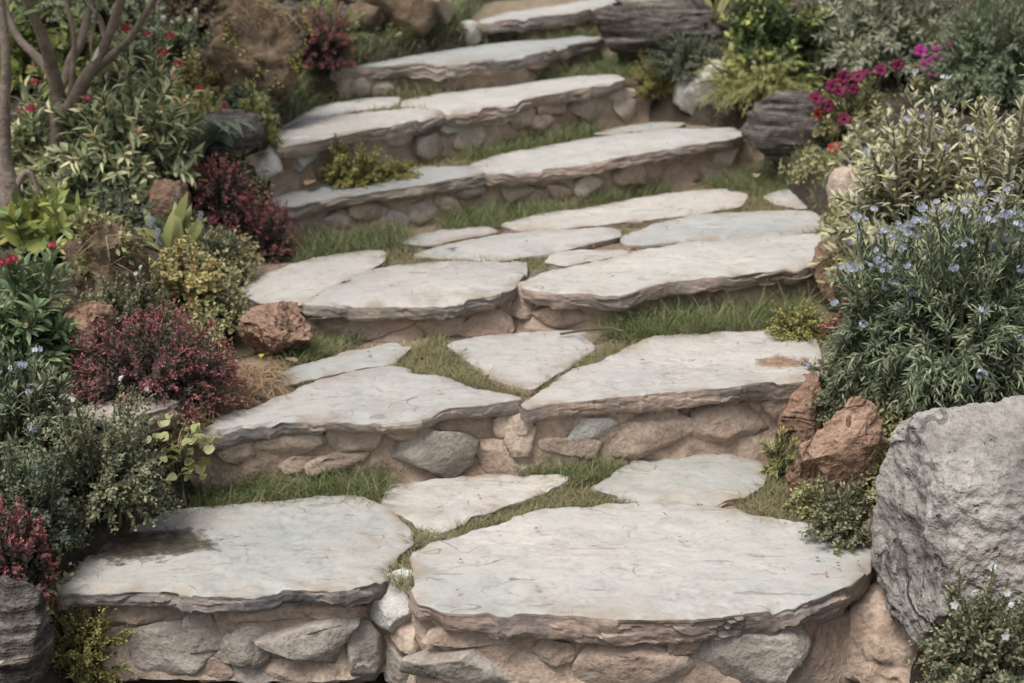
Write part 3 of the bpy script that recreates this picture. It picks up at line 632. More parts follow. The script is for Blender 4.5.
style('mound', m_leaf('small_grey_leaf', [(0.064, 0.084, 0.050), (0.154, 0.167, 0.099), (0.272, 0.277, 0.167), (0.416, 0.370, 0.225)]), 'small', .017, .010, 130, 46, .85, .25)
style('mound_dark', m_leaf('small_dark_leaf', [(0.058, 0.075, 0.050), (0.118, 0.138, 0.088), (0.223, 0.233, 0.147)]), 'small', .018, .010, 130, 46, .85, .2)
style('mound_warm', m_leaf('small_olive_leaf', [(0.148, 0.157, 0.077), (0.297, 0.291, 0.139), (0.494, 0.445, 0.218)]), 'small', .016, .010, 120, 44, .85, .2)
style('moss', m_leaf('moss_leaf', [(0.103, 0.108, 0.038), (0.221, 0.219, 0.070), (0.385, 0.352, 0.116), (0.497, 0.419, 0.154)]), 'small', .011, .008, 160, 50, .9, .15, wild=.4, rmin=.55)
style('coleus', m_leaf('speckled_leaf', [(0.293, 0.103, 0.106), (0.492, 0.378, 0.143), (0.553, 0.538, 0.208), (0.469, 0.357, 0.159), (0.321, 0.224, 0.118)], None, (0.550, 0.550, 0.271)), 'ovate', .026, .019, 90, 30, .85, .2)
style('broad', m_leaf('broad_leaf', [(0.124, 0.167, 0.059), (0.249, 0.290, 0.092), (0.420, 0.421, 0.123)], None, None, .42), 'ovate', .095, .036, 34, 16, .9, .15)
style('whitebush', m_leaf('dark_bush_leaf', [(0.066, 0.093, 0.051), (0.132, 0.167, 0.092), (0.237, 0.277, 0.155)], None, (0.421, 0.423, 0.257)), 'ovate', .040, .017, 80, 34, .8, .2)
style('purple', m_leaf('dusky_leaf', [(0.098, 0.067, 0.057), (0.197, 0.123, 0.096), (0.247, 0.223, 0.118)]), 'ovate', .03, .015, 70, 30, .8, .2)
style('spurge', m_leaf('olive_needle_leaf', [(0.100, 0.122, 0.057), (0.211, 0.223, 0.098), (0.347, 0.332, 0.140)], (.75, (0.544, 0.490, 0.201))), 'needle', .030, .006, 80, 60, .6, .1, .7)

def shrub_geo(st, H, R, rng, C, dens=1.0, ry=1.0, lsc=1.0, tilt=(0, 0)):
    """stems that leave the base and end on an uneven dome, leaves along them"""
    nst = max(8, int(st['nst'] * dens)); per = st['per']
    az = rng.random(nst) * 2 * math.pi; u = rng.random(nst) ** .95
    th = np.arccos(1 - u * (1 - math.cos(math.radians(98))))
    dirs = np.stack([np.sin(th) * np.cos(az), np.sin(th) * np.sin(az), np.cos(th)], 1)
    dirs = dirs / (np.sum(np.abs(dirs) ** 2.6, 1) ** (1 / 2.6))[:, None]
    seed = int(rng.integers(1000))
    k = (.96 + .24 * fbm(dirs * 1.9, seed, 2) + st['wild'] * (rng.random(nst) - .6)) * (1 - (1 - st['rmin']) * rng.random(nst) ** 3)
    tips = dirs * np.array([R, R * ry, H]) * k[:, None]; tips[:, 2] = np.maximum(tips[:, 2], .02 * H) + .03 * H
    tips[:, 0] += tilt[0] * tips[:, 2]; tips[:, 1] += tilt[1] * tips[:, 2]
    b = np.stack([np.cos(az), np.sin(az) * ry, az * 0], 1) * (R * .45 * rng.random(nst)[:, None])
    ctrl = b * .6 + tips * .35 + np.array([0, 0, 1]) * (H * st['up'] * .55)
    tt = np.linspace(0, 1, 5)[None, :, None]
    curve = b[:, None] * (1 - tt) ** 2 + 2 * ctrl[:, None] * tt * (1 - tt) + tips[:, None] * tt ** 2
    S_ = st['start'] + (1 - st['start']) * (np.arange(per)[None] + rng.random((nst, per))) / per
    S_ = np.clip(S_, 0, 1) ** .8; s = S_[..., None]
    P = b[:, None] * (1 - s) ** 2 + 2 * ctrl[:, None] * s * (1 - s) + tips[:, None] * s ** 2
    T = unit(2 * (ctrl - b)[:, None] * (1 - s) + 2 * (tips - ctrl)[:, None] * s)
    ga = (np.arange(per)[None] * 2.399 + rng.random((nst, 1)) * 6.28 + rng.normal(0, .3, (nst, per)))
    A = unit(np.cross(T, np.array([.31, .17, .93]) + 0 * T)); B = np.cross(T, A)
    rad = A * np.cos(ga)[..., None] + B * np.sin(ga)[..., None]
    ang = st['lift'] * (1.25 - .55 * S_)[..., None] + rng.normal(0, .15, (nst, per, 1))
    D = T * np.cos(ang * 1.35) + rad * np.sin(ang * 1.35)
    D = D + np.array([0, 0, .12]) + rng.normal(0, .16, D.shape)
    N = T * .8 + np.array([0, 0, .75]) + rng.normal(0, .25, D.shape)
    L = st['L'] * lsc * (1.05 - .45 * S_ ** 4) * rng.uniform(.6, 1.15, (nst, per)); Wd = st['W'] * lsc * rng.uniform(.75, 1.15, (nst, per)) * (1.05 - .4 * S_ ** 4)
    P = P.reshape(-1, 3) + rng.normal(0, .004, (nst * per, 3))
    V, F, A_ = leaf_batch(P, D.reshape(-1, 3), N.reshape(-1, 3), L.ravel(), Wd.ravel(), st['kind'], rng, S_.ravel(), st['bend'])
    return V + C, F, A_, tips + C, curve + C

LAYERS = 4.8
def plant(name, label, cat, x, yb, yt, wpx, sty, seed, dens=1.0, k=None, group=None, ry=.8, lsc=None, fl=None, tilt=(0, 0), back=.35):
    st = LS[sty]; rng = np.random.default_rng(seed)
    P = base_at(x, yb, k)
    s = scale_at(P); R = wpx / 2 / s * 1.04; H = (yb - yt) / s * 1.0
    P = P + np.array([0, R * ry * back, 0]); g0 = float(terr(P[0], P[1])[0]); P[2] = max(g0, pz(k, P[0]) if k is not None else -9) - .01
    H = max(.04, H - R * ry * back * .3)
    root = empty(name, P, label, cat, group)
    ls = lsc or 1.0; area = math.pi * R * max(H, R * .8); want = np.clip(LAYERS * area / (st['L'] * st['W'] * ls * ls * .5) * dens, 250, 22000)
    d2 = want / (st['nst'] * st['per'])
    V, F, A, tips, cur = shrub_geo(st, H, R, rng, P, d2, ry, lsc or 1.0, tilt)
    gz = terr(V[:, 0], V[:, 1]) if k is None else np.maximum(pz(k, V[:, 0]), terr(V[:, 0], V[:, 1]))
    V[:, 2] = np.where((V[:, 2] < gz - .01) & (V[:, 2] > gz - .05), gz - .01, V[:, 2])
    f = obj('foliage', V, F, [st['mat']], root, A, origin=P); f['kind'] = 'stuff'
    tl = [tube(c, np.linspace(.006, .002, 5) * min(1.6, max(.5, H / .3)), 3) for c in cur[::max(1, len(cur) // 60)]]
    Vs, Fs = tubes(tl); obj('stem', Vs, Fs, [BARK[st['stem']]], root, origin=P)
    if fl:
        for kind, cnt, sc in fl:
            front = tips[:, 2] - P[2] + (P[1] - tips[:, 1]) * .6
            od = np.argsort(-front + rng.normal(0, .25 * H, len(tips)))[:cnt]
            for i in od:
                me = FLOWER[kind][int(rng.integers(len(FLOWER[kind])))]
                d = unit(tips[i] - P + np.array([0, -.25, .25]) * H)
                q = Vector(d).to_track_quat('Z', 'Y').to_euler()
                inst('flower', me, tips[i] + d * .008, q, root, sc * rng.uniform(.75, 1.15))
    return root

# ------------------------------------------------------------------ flowers
def petal_mat(n, c, c2=None): return m_leaf(n, [c, c2 or tuple(min(1, 1.35 * v) for v in c)], trans=.3, rough=.6)
PM = {'blue': petal_mat('blue_petal', (.44, .48, .56), (.60, .63, .69)), 'bluedk': petal_mat('violet_petal', (.27, .27, .36), (.40, .41, .50)), 'red': petal_mat('red_petal', (.42, .05, .09), (.55, .10, .15)),
      'white': petal_mat('white_petal', (.52, .51, .50)), 'plum': petal_mat('plum_petal', (.13, .012, .04), (.19, .018, .065)), 'magenta': petal_mat('magenta_petal', (.28, .02, .17), (.40, .04, .26)),
      'scarlet': petal_mat('scarlet_petal', (.30, .025, .025), (.40, .045, .04)), 'buff': petal_mat('buff_petal', (.36, .22, .12))}
def cluster_mesh(name, mats, n, rad, pet, seed, flat=.6):
    rng = np.random.default_rng(seed); parts = []; mi = []
    for i in range(n):
        d = unit(rng.normal(size=3)); d[2] = abs(d[2]) * flat + .15; c = d * rad * rng.uniform(.7, 1.05); nn = unit(d + rng.normal(0, .25, 3))
        a = unit(np.cross(nn, [.2, .9, .3])); b = np.cross(nn, a); ph = rng.random() * 6
        an = ph + np.arange(5) * 2 * math.pi / 5
        D = np.cos(an)[:, None] * a + np.sin(an)[:, None] * b + nn * .25
        v, f, at_ = leaf_batch(np.repeat(c[None], 5, 0), D, np.repeat(nn[None], 5, 0), pet, pet * .85, 'small', rng)
        parts.append((v, f, at_)); mi += [int(rng.random() < .2) if len(mats) > 1 else 0] * len(f)
    V, F, A = merge(parts)
    return np_mesh(name, V, F, mats, A, False, mi)
FLOWER = {
 'blue': [cluster_mesh('blue_cluster', [PM['blue'], PM['bluedk']], 9, .013, .0085, 10 + i) for i in range(3)],
 'red': [cluster_mesh('red_cluster', [PM['red']], 16, .017, .008, 20 + i, .5) for i in range(3)],
 'white': [cluster_mesh('white_cluster', [PM['white']], 2, .005, .010, 30 + i) for i in range(2)],
 'scarlet': [cluster_mesh('scarlet_cluster', [PM['scarlet']], 5, .012, .011, 40 + i) for i in range(2)],
 'buff': [cluster_mesh('buff_cluster', [PM['buff']], 12, .014, .007, 50 + i, .5) for i in range(2)],
}
def trumpet(name, col, star):
    """petunia: five rounded lobes on a shallow funnel, pale stripes along the lobes where starred"""
    n = 40; V = [(0, 0, -.012)]; F = []; mi = []
    rings = [(.25, -.004), (.6, .002), (.95, .003), (1.05, 0.0)]
    for r, z in rings:
        for i in range(n):
            a = i / n * 2 * math.pi; lobe = .84 + .16 * abs(math.cos(2.5 * a)) ** .6
            rr = .024 * r * (lobe if r > .5 else 1); V.append((rr * math.cos(a), rr * math.sin(a), z + .002 * math.sin(5 * a + 1) * r))
    def stripe(i): a = (i + .5) / n * 2 * math.pi; d = abs(((a * 5 / (2 * math.pi)) % 1) - .5) ; return d > .442
    for i in range(n): F.append((0, 1 + i, 1 + (i + 1) % n, 1 + (i + 1) % n)); mi.append(0)
    Q = []; mi = []
    for r in range(len(rings) - 1):
        for i in range(n):
            a, b = 1 + r * n + i, 1 + r * n + (i + 1) % n; Q.append((a, b, b + n, a + n)); mi.append(1 if star and stripe(i) and r < 3 else 0)
    T = [(0, 1 + i, 1 + (i + 1) % n) for i in range(n)]; mi += [0] * n
    V = np.array(V); rng = np.random.default_rng(3)
    return np_mesh(name, V, [np.array(Q), np.array(T)], [PM[col], PM['white']], {'t': rng.random(len(V)) * .3 + .3, 't2': np.zeros(len(V)), 'tip': np.zeros(len(V)), 'edge': np.zeros(len(V))}, True, mi)
FLOWER['star'] = [trumpet('star_petunia', 'plum', True)]
FLOWER['magenta'] = [trumpet('magenta_petunia', 'magenta', False)]
FLOWER['redpet'] = [trumpet('red_petunia', 'scarlet', False)]
# ------------------------------------------------------------------ boulders and rocks
def boulder():
    P = gp(975, 672); s = scale_at(P); W, H = 270 / s, 232 / s
    cuts = [((-1, -.25, .05), .62), ((-.15, -1, .22), .55), ((.0, -.42, 1), .66), ((.75, -1, .5), .62)]
    V, F = rock_geo((W, W * .75, H * 1.1), 5, sub=7, ncut=5, rough=.06, cuts=cuts, cutlo=.72, cuthi=.95, fine=.034)
    V = V + np.array([P[0] + .13, P[1] + W * .34, P[2] + H * .5])
    o = obj('boulder', V, F, [M['stone_boulder']], smooth=True); tag(o, 'huge pitted grey boulder at the end of the lowest step', 'boulder')
boulder()
rock('rock', 'reddish rock leaning beside the big grey boulder', 838, 508, 80, 106, 'stone_orange', 21, k=1, depth=.6, tilt=.32, sub=6, rough=.13, fine=.05)
rock('rock', 'small reddish rock behind the leaning reddish one', 804, 456, 46, 76, 'stone_orange', 22, k=1, depth=.8, tilt=.2, sub=5, rough=.13, fine=.05)
rock('rock', 'brown rock under the white-flowered plant at the boulder foot', 990, 700, 110, 44, 'stone_brown', 23, sub=5)
rock('rock', 'spongy rust-red rock beside the third step under moss', 836, 306, 52, 58, 'stone_orange', 24, k=2, sub=5, rough=.16, fine=.06)
rock('rock', 'pinkish rock under the variegated shrub at the third step', 848, 206, 38, 36, 'stone_pink', 25, k=3, sub=4, rough=.12)
rock('rock', 'dark layered rock on grass at the end of the fourth step', 790, 166, 96, 66, 'stone_dark', 26, k=3, depth=.6, sub=5, strata=.10, ncut=6)
rock('rock', 'whitish rock half under the yellow feathery bush', 706, 119, 66, 52, 'stone_pale', 27, k=4, sub=4, tilt=-.3)
rock('rock', 'long driftwood-like layered rock at the end of the sixth step', 660, 60, 136, 54, 'stone_dark', 28, k=5, depth=.45, sub=5, strata=.10, ncut=5)
rock('rock', 'flat grey rock beside the topmost step', 655, 16, 90, 22, 'stone_grey', 29, k=6, sub=4)
rock('rock', 'brown rock above the upper grass slope', 398, 36, 84, 46, 'stone_brown', 30, sub=4)
rock('rock', 'tall brown rock behind the grass beside the topmost step', 432, 26, 44, 36, 'stone_pink', 31, sub=4)
rock('rock', 'dark rock between green juniper and brown rock', 362, 34, 46, 30, 'stone_brown', 32, sub=4)
ROOTY = rock('rock', 'tall brown rock draped with dead roots and moss', 250, 116, 108, 112, 'stone_brown', 33, sub=5, rough=.22, fine=.06)
rock('rock', 'flat dark rock above the rooty brown rock', 290, 26, 130, 26, 'stone_dark', 34, sub=4, strata=.06)
rock('rock', 'dark rock behind the fern', 216, 166, 92, 50, 'stone_dark', 35, sub=4)
rock('rock', 'sandy earth mound below two white stones beside the fourth step', 286, 204, 64, 46, 'mortar', 36, k=3, sub=4)  # mound of sandy soil, built with the rock shape
rock('rock', 'orange rock above the yellow strap-leaved plant', 167, 236, 46, 52, 'stone_orange', 37, sub=5, rough=.14, fine=.05)
MOSSY = rock('rock', 'mossy brown rock among the speckled and grey plants', 104, 335, 96, 108, 'stone_brown', 38, sub=5, rough=.22, fine=.06)
rock('rock', 'orange rock behind the dark red shrub', 84, 378, 66, 70, 'stone_orange', 39, sub=5, rough=.14, fine=.05)
rock('rock', 'orange rock lying beside the second step', 273, 360, 78, 48, 'stone_orange', 40, k=2, sub=6, rough=.14, fine=.05)
rock('rock', 'long grey stone under the dark red shrub', 122, 436, 116, 26, 'stone_grey', 41, sub=4, depth=.4)
rock('rock', 'dark flaky rock below the red-tipped plant at lowest step', 6, 700, 84, 112, 'stone_dark', 42, sub=5, strata=.10)

# ------------------------------------------------------------------ multi-stemmed tree
def tree():
    B = gp(62, 190); Y0 = B[1]
    def tp(x, y, dy=0.0):
        d = ray(x, y); return CAM + d * ((Y0 + dy) / d[1])
    def smooth(pts, n):
        pts = np.array(pts); t = np.linspace(0, len(pts) - 1, n); out = []
        for u in t:
            i = min(int(u), len(pts) - 2); f = u - i; p0, p1, p2, p3 = pts[max(i - 1, 0)], pts[i], pts[i + 1], pts[min(i + 2, len(pts) - 1)]
            out.append(.5 * ((2 * p1) + (p2 - p0) * f + (2 * p0 - 5 * p1 + 4 * p2 - p3) * f * f + (3 * p1 - p0 - 3 * p2 + p3) * f ** 3))
        return np.array(out)
    root = empty('garden_tree', B, 'slender grey-barked tree with several stems rising from red-flowered shrubs', 'tree')
    s = scale_at(tp(60, 110))
    def limb(name, px, r0, r1, dys, seed, par=None):
        pts = [tp(x, y, d) for (x, y), d in zip(px, dys)]; c = smooth(pts, 26)
        V, F = tube(c, np.linspace(r0, r1, 26) * 1.2 / s, 10, .22, seed); o = obj(name, V, F, [BARK['bark']], par or root, smooth=True); return (c, o)
    _, trunk = limb('trunk', [(50, 225), (52, 185), (55, 150), (60, 112), (66, 104)], 8.5, 6.5, [0, 0, 0, 0, 0], 1)
    tips = []
    for i, (px, r0, r1, dys) in enumerate([
        ([(60, 116), (58, 95), (52, 68), (42, 36), (27, 0), (10, -60), (-10, -130)], 6, 2.5, [0, 0, -.05, -.1, -.15, -.25, -.3]),
        ([(58, 100), (49, 72), (32, 52), (17, 36), (5, 8), (-20, -60)], 5, 2, [0, .02, .06, .1, .15, .25]),
        ([(60, 114), (72, 104), (84, 81), (97, 60), (108, 37), (121, 0), (140, -70), (150, -140)], 6.5, 2.5, [0, -.03, -.06, -.1, -.12, -.15, -.2, -.25]),
        ([(92, 72), (104, 62), (118, 50), (131, 37), (154, 0), (190, -60), (215, -120)], 4, 1.6, [-.08, -.1, -.14, -.18, -.25, -.4, -.5]),
        ([(62, 92), (70, 62), (81, 42), (88, 15), (92, 0), (98, -70)], 4.5, 1.8, [.05, .1, .14, .18, .2, .3]),
        ([(71, 90), (73, 66), (74, 35), (68, 10), (62, -12), (50, -80)], 2.6, 1.2, [.02, .04, .06, .08, .1, .15]),
        ([(106, 40), (100, 20), (92, 8), (84, -4), (60, -60)], 2.6, 1.2, [-.12, -.12, -.12, -.12, -.1]),
        ([(96, 60), (91, 48), (94, 28), (97, 10), (104, -30)], 1.6, .9, [-.1, -.12, -.12, -.14, -.2])]):
        tips.append(limb('branch', px, r0, r1, dys, 10 + i, trunk)[0][-1])
    rng = np.random.default_rng(8); P = []
    for t in tips: P.append(t + rng.normal(0, .22, (260, 3)) * np.array([1, 1, .6]) + np.array([0, 0, .22]))
    P = np.concatenate(P); D = rng.normal(size=P.shape); V, F, A = leaf_batch(P, D, rng.normal(size=P.shape) + [0, 0, 1], .055, .022, 'ovate', rng)
    c = obj('crown', V, F, [LS['glossy']['mat']], root, A); c['kind'] = 'stuff'
    B2 = gp(8, 215); Y0b = B2[1]
    r2 = empty('garden_tree', B2, 'single rough tree trunk at the picture edge beside the many-stemmed tree', 'tree')
    def tp2(x, y):
        d = ray(x, y); return CAM + d * (Y0b / d[1])
    s2 = scale_at(tp2(8, 150))
    c = smooth([tp2(14, 235), tp2(12, 200), tp2(6, 165), tp2(5, 120), tp2(6, 60), tp2(2, 10), tp2(-8, -60), tp2(-20, -130)], 40)
    V, F = tube(c, np.interp(np.linspace(0, 1, 40), [0, .15, .3, .5, 1], [13, 11, 6.5, 5, 3.5]) / s2, 12, .35, 4); obj('trunk', V, F, [BARK['bark']], r2, smooth=True)
    c = smooth([tp2(14, 190), tp2(26, 172), tp2(34, 180), tp2(38, 195)], 16); V, F = tube(c, np.linspace(4, 2.5, 16) / s2, 8, .3, 6); obj('root', V, F, [BARK['bark']], r2, smooth=True)
    P = c[0] * 0 + tp2(-20, -135) + rng.normal(0, .25, (420, 3)); V, F, A = leaf_batch(P, rng.normal(size=P.shape), rng.normal(size=P.shape) + [0, 0, 1], .055, .022, 'ovate', rng)
    c = obj('crown', V, F, [LS['glossy']['mat']], r2, A); c['kind'] = 'stuff'
tree()
dw = ray(925, 640); Pw = CAM + dw * (3.06 / dw[1]); Vw, Fw = rock_geo((.42, .36, .40), 611, sub=6, ncut=7, rough=.13, fine=.05, cuts=[((-.25, -1, .6), .5)])
obj('packed_earth', Vw + Pw + np.array([0, .06, -.10]), Fw, [M['mortar']], STEP[1], smooth=True)

# ------------------------------------------------------------------ shrubs and flowers
G1, G2, G3, G4, G5 = 'red-flowered shrubs', 'blue-flowered bushes', 'red-tipped shrubs', 'low small-leaved mounds', 'moss cushions'
PLANTS = [
 # name, label, category, x, base y, top y, width, look, seed, extras
 ('shrub', 'dense dark bush with pale leaf margins behind the tree stems', 'shrub', 150, 92, 8, 140, 'whitebush', 1, dict(fl=[('white', 8, 1.0)])),
 ('shrub', 'yellow-green broad-leaved bush showing between the tree stems', 'shrub', 45, 95, -8, 110, 'broad', 2, dict()),
 ('shrub', 'dusky purple-leaved bush at the top behind the pale-margined bush', 'shrub', 195, 38, -25, 80, 'purple', 3, dict()),
 ('shrub', 'green plumed bush above the flat dark rock', 'shrub', 240, 22, -15, 70, 'plume_green', 4, dict()),
 ('shrub', 'pale grey-leaved bush beside the rooty brown rock', 'shrub', 203, 92, 28, 46, 'greymid', 5, dict(lsc=.6)),
 ('shrub', 'pinkish speckled bush below the pale grey-leaved bush', 'shrub', 195, 112, 55, 52, 'coleus', 6, dict()),
 ('shrub', 'large bush of narrow leaves with red flower heads under the tree', 'shrub', 122, 212, 46, 172, 'pentas', 7, dict(group=G1, fl=[('red', 6, 1.25), ('buff', 14, .9)])),
 ('shrub', 'narrow-leaved bush with red flowers between the two tree trunks', 'shrub', 42, 185, 92, 80, 'pentas', 8, dict(group=G1, fl=[('red', 5, 1.2), ('buff', 4, .9)])),
 ('shrub', 'yellow-green feathery plant above the dark rock by the fern', 'shrub', 200, 135, 92, 76, 'plume', 9, dict(fl=[('red', 2, .9)])),
 ('shrub', 'spiky yellow-green tuft at the end of the fifth step', 'shrub', 256, 152, 88, 54, 'plume', 10, dict()),
 ('shrub', 'red-leaved shrub at the end of the sixth step', 'shrub', 318, 94, 25, 78, 'redtip_bright', 11, dict(group=G3)),
 ('shrub', 'green juniper-like bush above the red-leaved shrub', 'shrub', 326, 44, -2, 84, 'plume_green', 12, dict()),
 ('shrub', 'red-tipped shrub below the fern', 'shrub', 220, 222, 150, 74, 'redtip_bright', 13, dict(group=G3)),
 ('shrub', 'round red-tipped shrub touching the third step', 'shrub', 262, 278, 192, 82, 'redtip_bright', 14, dict(group=G3)),
 ('shrub', 'dark low plant under the large red-flowered bush', 'ground cover', 112, 232, 182, 140, 'mound_dark', 15, dict(group=G4)),
 ('shrub', 'yellow-green plant with big broad leaves below the rough trunk', 'plant', 40, 255, 190, 120, 'broad', 16, dict()),
 ('shrub', 'dark narrow-leaved bush with few red flowers above the blue flowers', 'shrub', 28, 372, 232, 105, 'pentas_dark', 17, dict(group=G1, fl=[('red', 4, 1.0), ('buff', 5, .8)])),
 ('shrub', 'speckled yellow and plum leaved plant below the strap-leaved plant', 'plant', 180, 312, 232, 92, 'coleus', 18, dict()),
 ('shrub', 'grey small-leaved mound in front of the mossy brown rock', 'ground cover', 130, 352, 262, 84, 'mound', 19, dict(group=G4, fl=[('white', 3, .7)])),
 ('shrub', 'small grey mound between speckled plant and third step', 'ground cover', 222, 330, 278, 64, 'mound', 20, dict(group=G4)),
 ('shrub', 'wide dark red shrub above the long grey stone', 'shrub', 148, 410, 306, 186, 'redtip', 21, dict(group=G3)),
 ('moss', 'yellow-green moss at the corner of the third step', 'moss', 252, 322, 300, 50, 'moss', 22, dict(group=G5, k=2)),
 ('shrub', 'bush with pale blue flower heads at the picture edge', 'shrub', 26, 480, 345, 110, 'bluebush', 23, dict(group=G2, fl=[('blue', 9, 1.15), ('red', 1, .8)])),
 ('shrub', 'grey-green mound spilling onto the hollowed slab', 'ground cover', 104, 556, 412, 140, 'mound', 24, dict(group=G4, fl=[('white', 4, .8)])),
 ('shrub', 'dark mound between blue flowers and red-tipped plant', 'ground cover', 30, 560, 440, 110, 'mound_dark', 25, dict(group=G4)),
 ('shrub', 'bright red-tipped plant above the dark flaky rock', 'shrub', 14, 620, 478, 84, 'redtip_bright', 26, dict(group=G3)),
 ('moss', 'yellow-green mossy cushion below the hollowed slab', 'moss', 86, 705, 588, 112, 'moss', 27, dict(group=G5)),
 ('moss', 'yellow-green cushion growing under the fifth step', 'moss', 352, 186, 136, 76, 'moss', 28, dict(group=G5, k=4, lsc=1.3)),
 ('moss', 'small trailing moss beside the cushion under the fifth step', 'moss', 392, 180, 156, 60, 'moss', 29, dict(group=G5, k=4)),
 ('shrub', 'low olive mound on the slope under the mossy brown rock', 'ground cover', 92, 345, 292, 70, 'mound_warm', 61, dict(group=G4)),
 ('shrub', 'dark low mound at the foot of the tall rooty rock', 'ground cover', 240, 124, 78, 70, 'mound_dark', 62, dict(group=G4)),
 ('shrub', 'grey mound between red-tipped shrub and speckled plant', 'ground cover', 222, 268, 222, 50, 'mound', 63, dict(group=G4)),
 ('shrub', 'dusky small-leaved plant over the flat dark rock', 'ground cover', 300, 40, 8, 60, 'mound_dark', 64, dict(group=G4)),
 ('shrub', 'cream-variegated sprays between petunias and large variegated bush', 'shrub', 880, 178, 108, 80, 'variegated', 65, dict()),
 # the other bank
 ('shrub', 'glossy dark evergreen bush above the feathery bush', 'shrub', 776, 92, -14, 124, 'glossy', 31, dict()),
 ('shrub', 'grey-green bush with drooping leaves above the petunias', 'shrub', 892, 84, -18, 160, 'greymid', 32, dict()),
 ('shrub', 'dark bush in the top corner behind magenta petunias', 'shrub', 990, 110, -14, 130, 'bluebush', 33, dict(group=G2)),
 ('shrub', 'yellow feathery bush behind the dark layered rock', 'shrub', 764, 136, 58, 136, 'plume', 34, dict()),
 ('shrub', 'dark creeping plant under the driftwood-like rock', 'ground cover', 690, 104, 52, 90, 'mound_dark', 35, dict(group=G4)),
 ('moss', 'olive cushion at the end of the fifth step', 'moss', 655, 120, 74, 56, 'moss', 36, dict(group=G5)),
 ('shrub', 'tall variegated bush behind the blue flowers at the picture edge', 'shrub', 1004, 300, 84, 130, 'variegated', 37, dict()),
 ('shrub', 'large cream-variegated bush overhanging the third step', 'shrub', 915, 290, 78, 160, 'variegated', 38, dict(fl=[('white', 5, .9), ('blue', 16, .9)])),
 ('shrub', 'small cream-variegated bush beside the pinkish rock', 'shrub', 868, 262, 150, 70, 'variegated', 39, dict()),
 ('shrub', 'tall bush with blue flower heads behind the big boulder', 'shrub', 960, 420, 195, 190, 'bluebush', 40, dict(group=G2, fl=[('blue', 46, .9), ('white', 3, .9)])),
 ('shrub', 'narrow-leaved bush with many blue flower heads leaning over the path', 'shrub', 885, 410, 225, 110, 'bluebush', 41, dict(group=G2, fl=[('blue', 38, .9)], tilt=(-.12, -.1))),
 ('shrub', 'small red-flowered plant under the blue flowers', 'plant', 866, 338, 298, 72, 'redtip_bright', 42, dict(group=G3, fl=[('scarlet', 4, .9)])),
 ('shrub', 'grey mound with violet-blue flowers above the reddish rocks', 'ground cover', 858, 425, 332, 112, 'mound', 43, dict(group=G4, fl=[('blue', 9, .9)])),
 ('moss', 'yellow-green moss at the foot of the rust-red spongy rock', 'moss', 800, 336, 300, 74, 'moss', 44, dict(group=G5, k=2)),
 ('moss', 'yellow-green moss on top of the rust-red spongy rock', 'moss', 824, 290, 240, 60, 'moss', 52, dict(group=G5)),
 ('shrub', 'small-leaved mound peeking over the big boulder', 'ground cover', 962, 418, 362, 150, 'mound', 53, dict(group=G4, fl=[('blue', 6, .8)])),
 ('shrub', 'small grey mound over the reddish rocks', 'ground cover', 826, 425, 372, 60, 'mound', 54, dict(group=G4)),
 ('shrub', 'low weeds at the foot of the leaning reddish rock', 'weed', 808, 512, 470, 36, 'mound_warm', 55, dict(k=1)),
 ('shrub', 'small pale mound in front of the leaning reddish rock', 'ground cover', 842, 546, 470, 72, 'mound', 45, dict(group=G4, k=1)),
 ('vine', 'yellow-leaved vine between reddish rock and big boulder', 'plant', 868, 496, 432, 40, 'broad', 46, dict(lsc=.38, k=1)),
 ('shrub', 'white-flowered plant sprawling at the boulder foot', 'ground cover', 985, 706, 572, 130, 'mound', 47, dict(group=G4, fl=[('white', 7, 1.1)])),
 ('shrub', 'bushy petunia with white-starred plum flowers by the dark layered rock', 'petunia', 856, 142, 74, 84, 'mound_warm', 48, dict(lsc=1.7, fl=[('star', 2, 1.2)])),
 ('shrub', 'magenta petunia under the grey-green bush', 'petunia', 945, 92, 44, 66, 'mound_warm', 49, dict(lsc=1.7, fl=[('magenta', 2, 1.2)])),
 ('shrub', 'pinkish upright plant behind the white-starred petunias', 'plant', 868, 84, 22, 40, 'coleus', 50, dict()),
 ('shrub', 'wispy weeds beside the small reddish rock', 'weed', 786, 474, 424, 54, 'spurge', 51, dict(k=1)),
]
PET = {48: [('star', (832, 86)), ('star', (843, 77)), ('star', (858, 76)), ('star', (853, 89)), ('star', (839, 91)), ('star', (828, 106)), ('star', (844, 119)), ('star', (816, 98)), ('star', (881, 70)), ('star', (898, 65)), ('redpet', (818, 114)), ('redpet', (834, 148))],
       49: [('magenta', (928, 66)), ('magenta', (943, 56)), ('magenta', (936, 61)), ('magenta', (951, 46)), ('magenta', (921, 51)), ('magenta', (933, 72)), ('magenta', (948, 62))]}
for (n, lab, cat, x, yb, yt, wp, sty, sd, ex) in PLANTS:
    root = plant(n, lab, cat, x, yb, yt, wp, sty, sd * 13 + 5, **ex)
    for i, (fk, (fx, fy)) in enumerate(PET.get(sd, [])):
        r = np.random.default_rng(sd * 100 + i); d = ray(fx, fy); Y = root.location[1] - wp / 2 / scale_at(np.array(root.location)) * .85 + r.uniform(-.05, .05); Pf = CAM + d * (Y / d[1])
        q = Vector((r.normal(0, .35), -1, .55 + r.normal(0, .3))).to_track_quat('Z', 'Y').to_euler(); inst('flower', FLOWER[fk][0], Pf, q, root, r.uniform(.95, 1.25) * (1.15 if fk == 'magenta' else 1))
        V, F = tube([Pf + [0, .01, -.004], Pf * .6 + np.array(root.location) * .4 + [0, 0, .08], np.array(root.location) + [0, 0, .05]], [.002, .0025, .003], 4); obj('stem', V, F, [BARK['stem']], root)
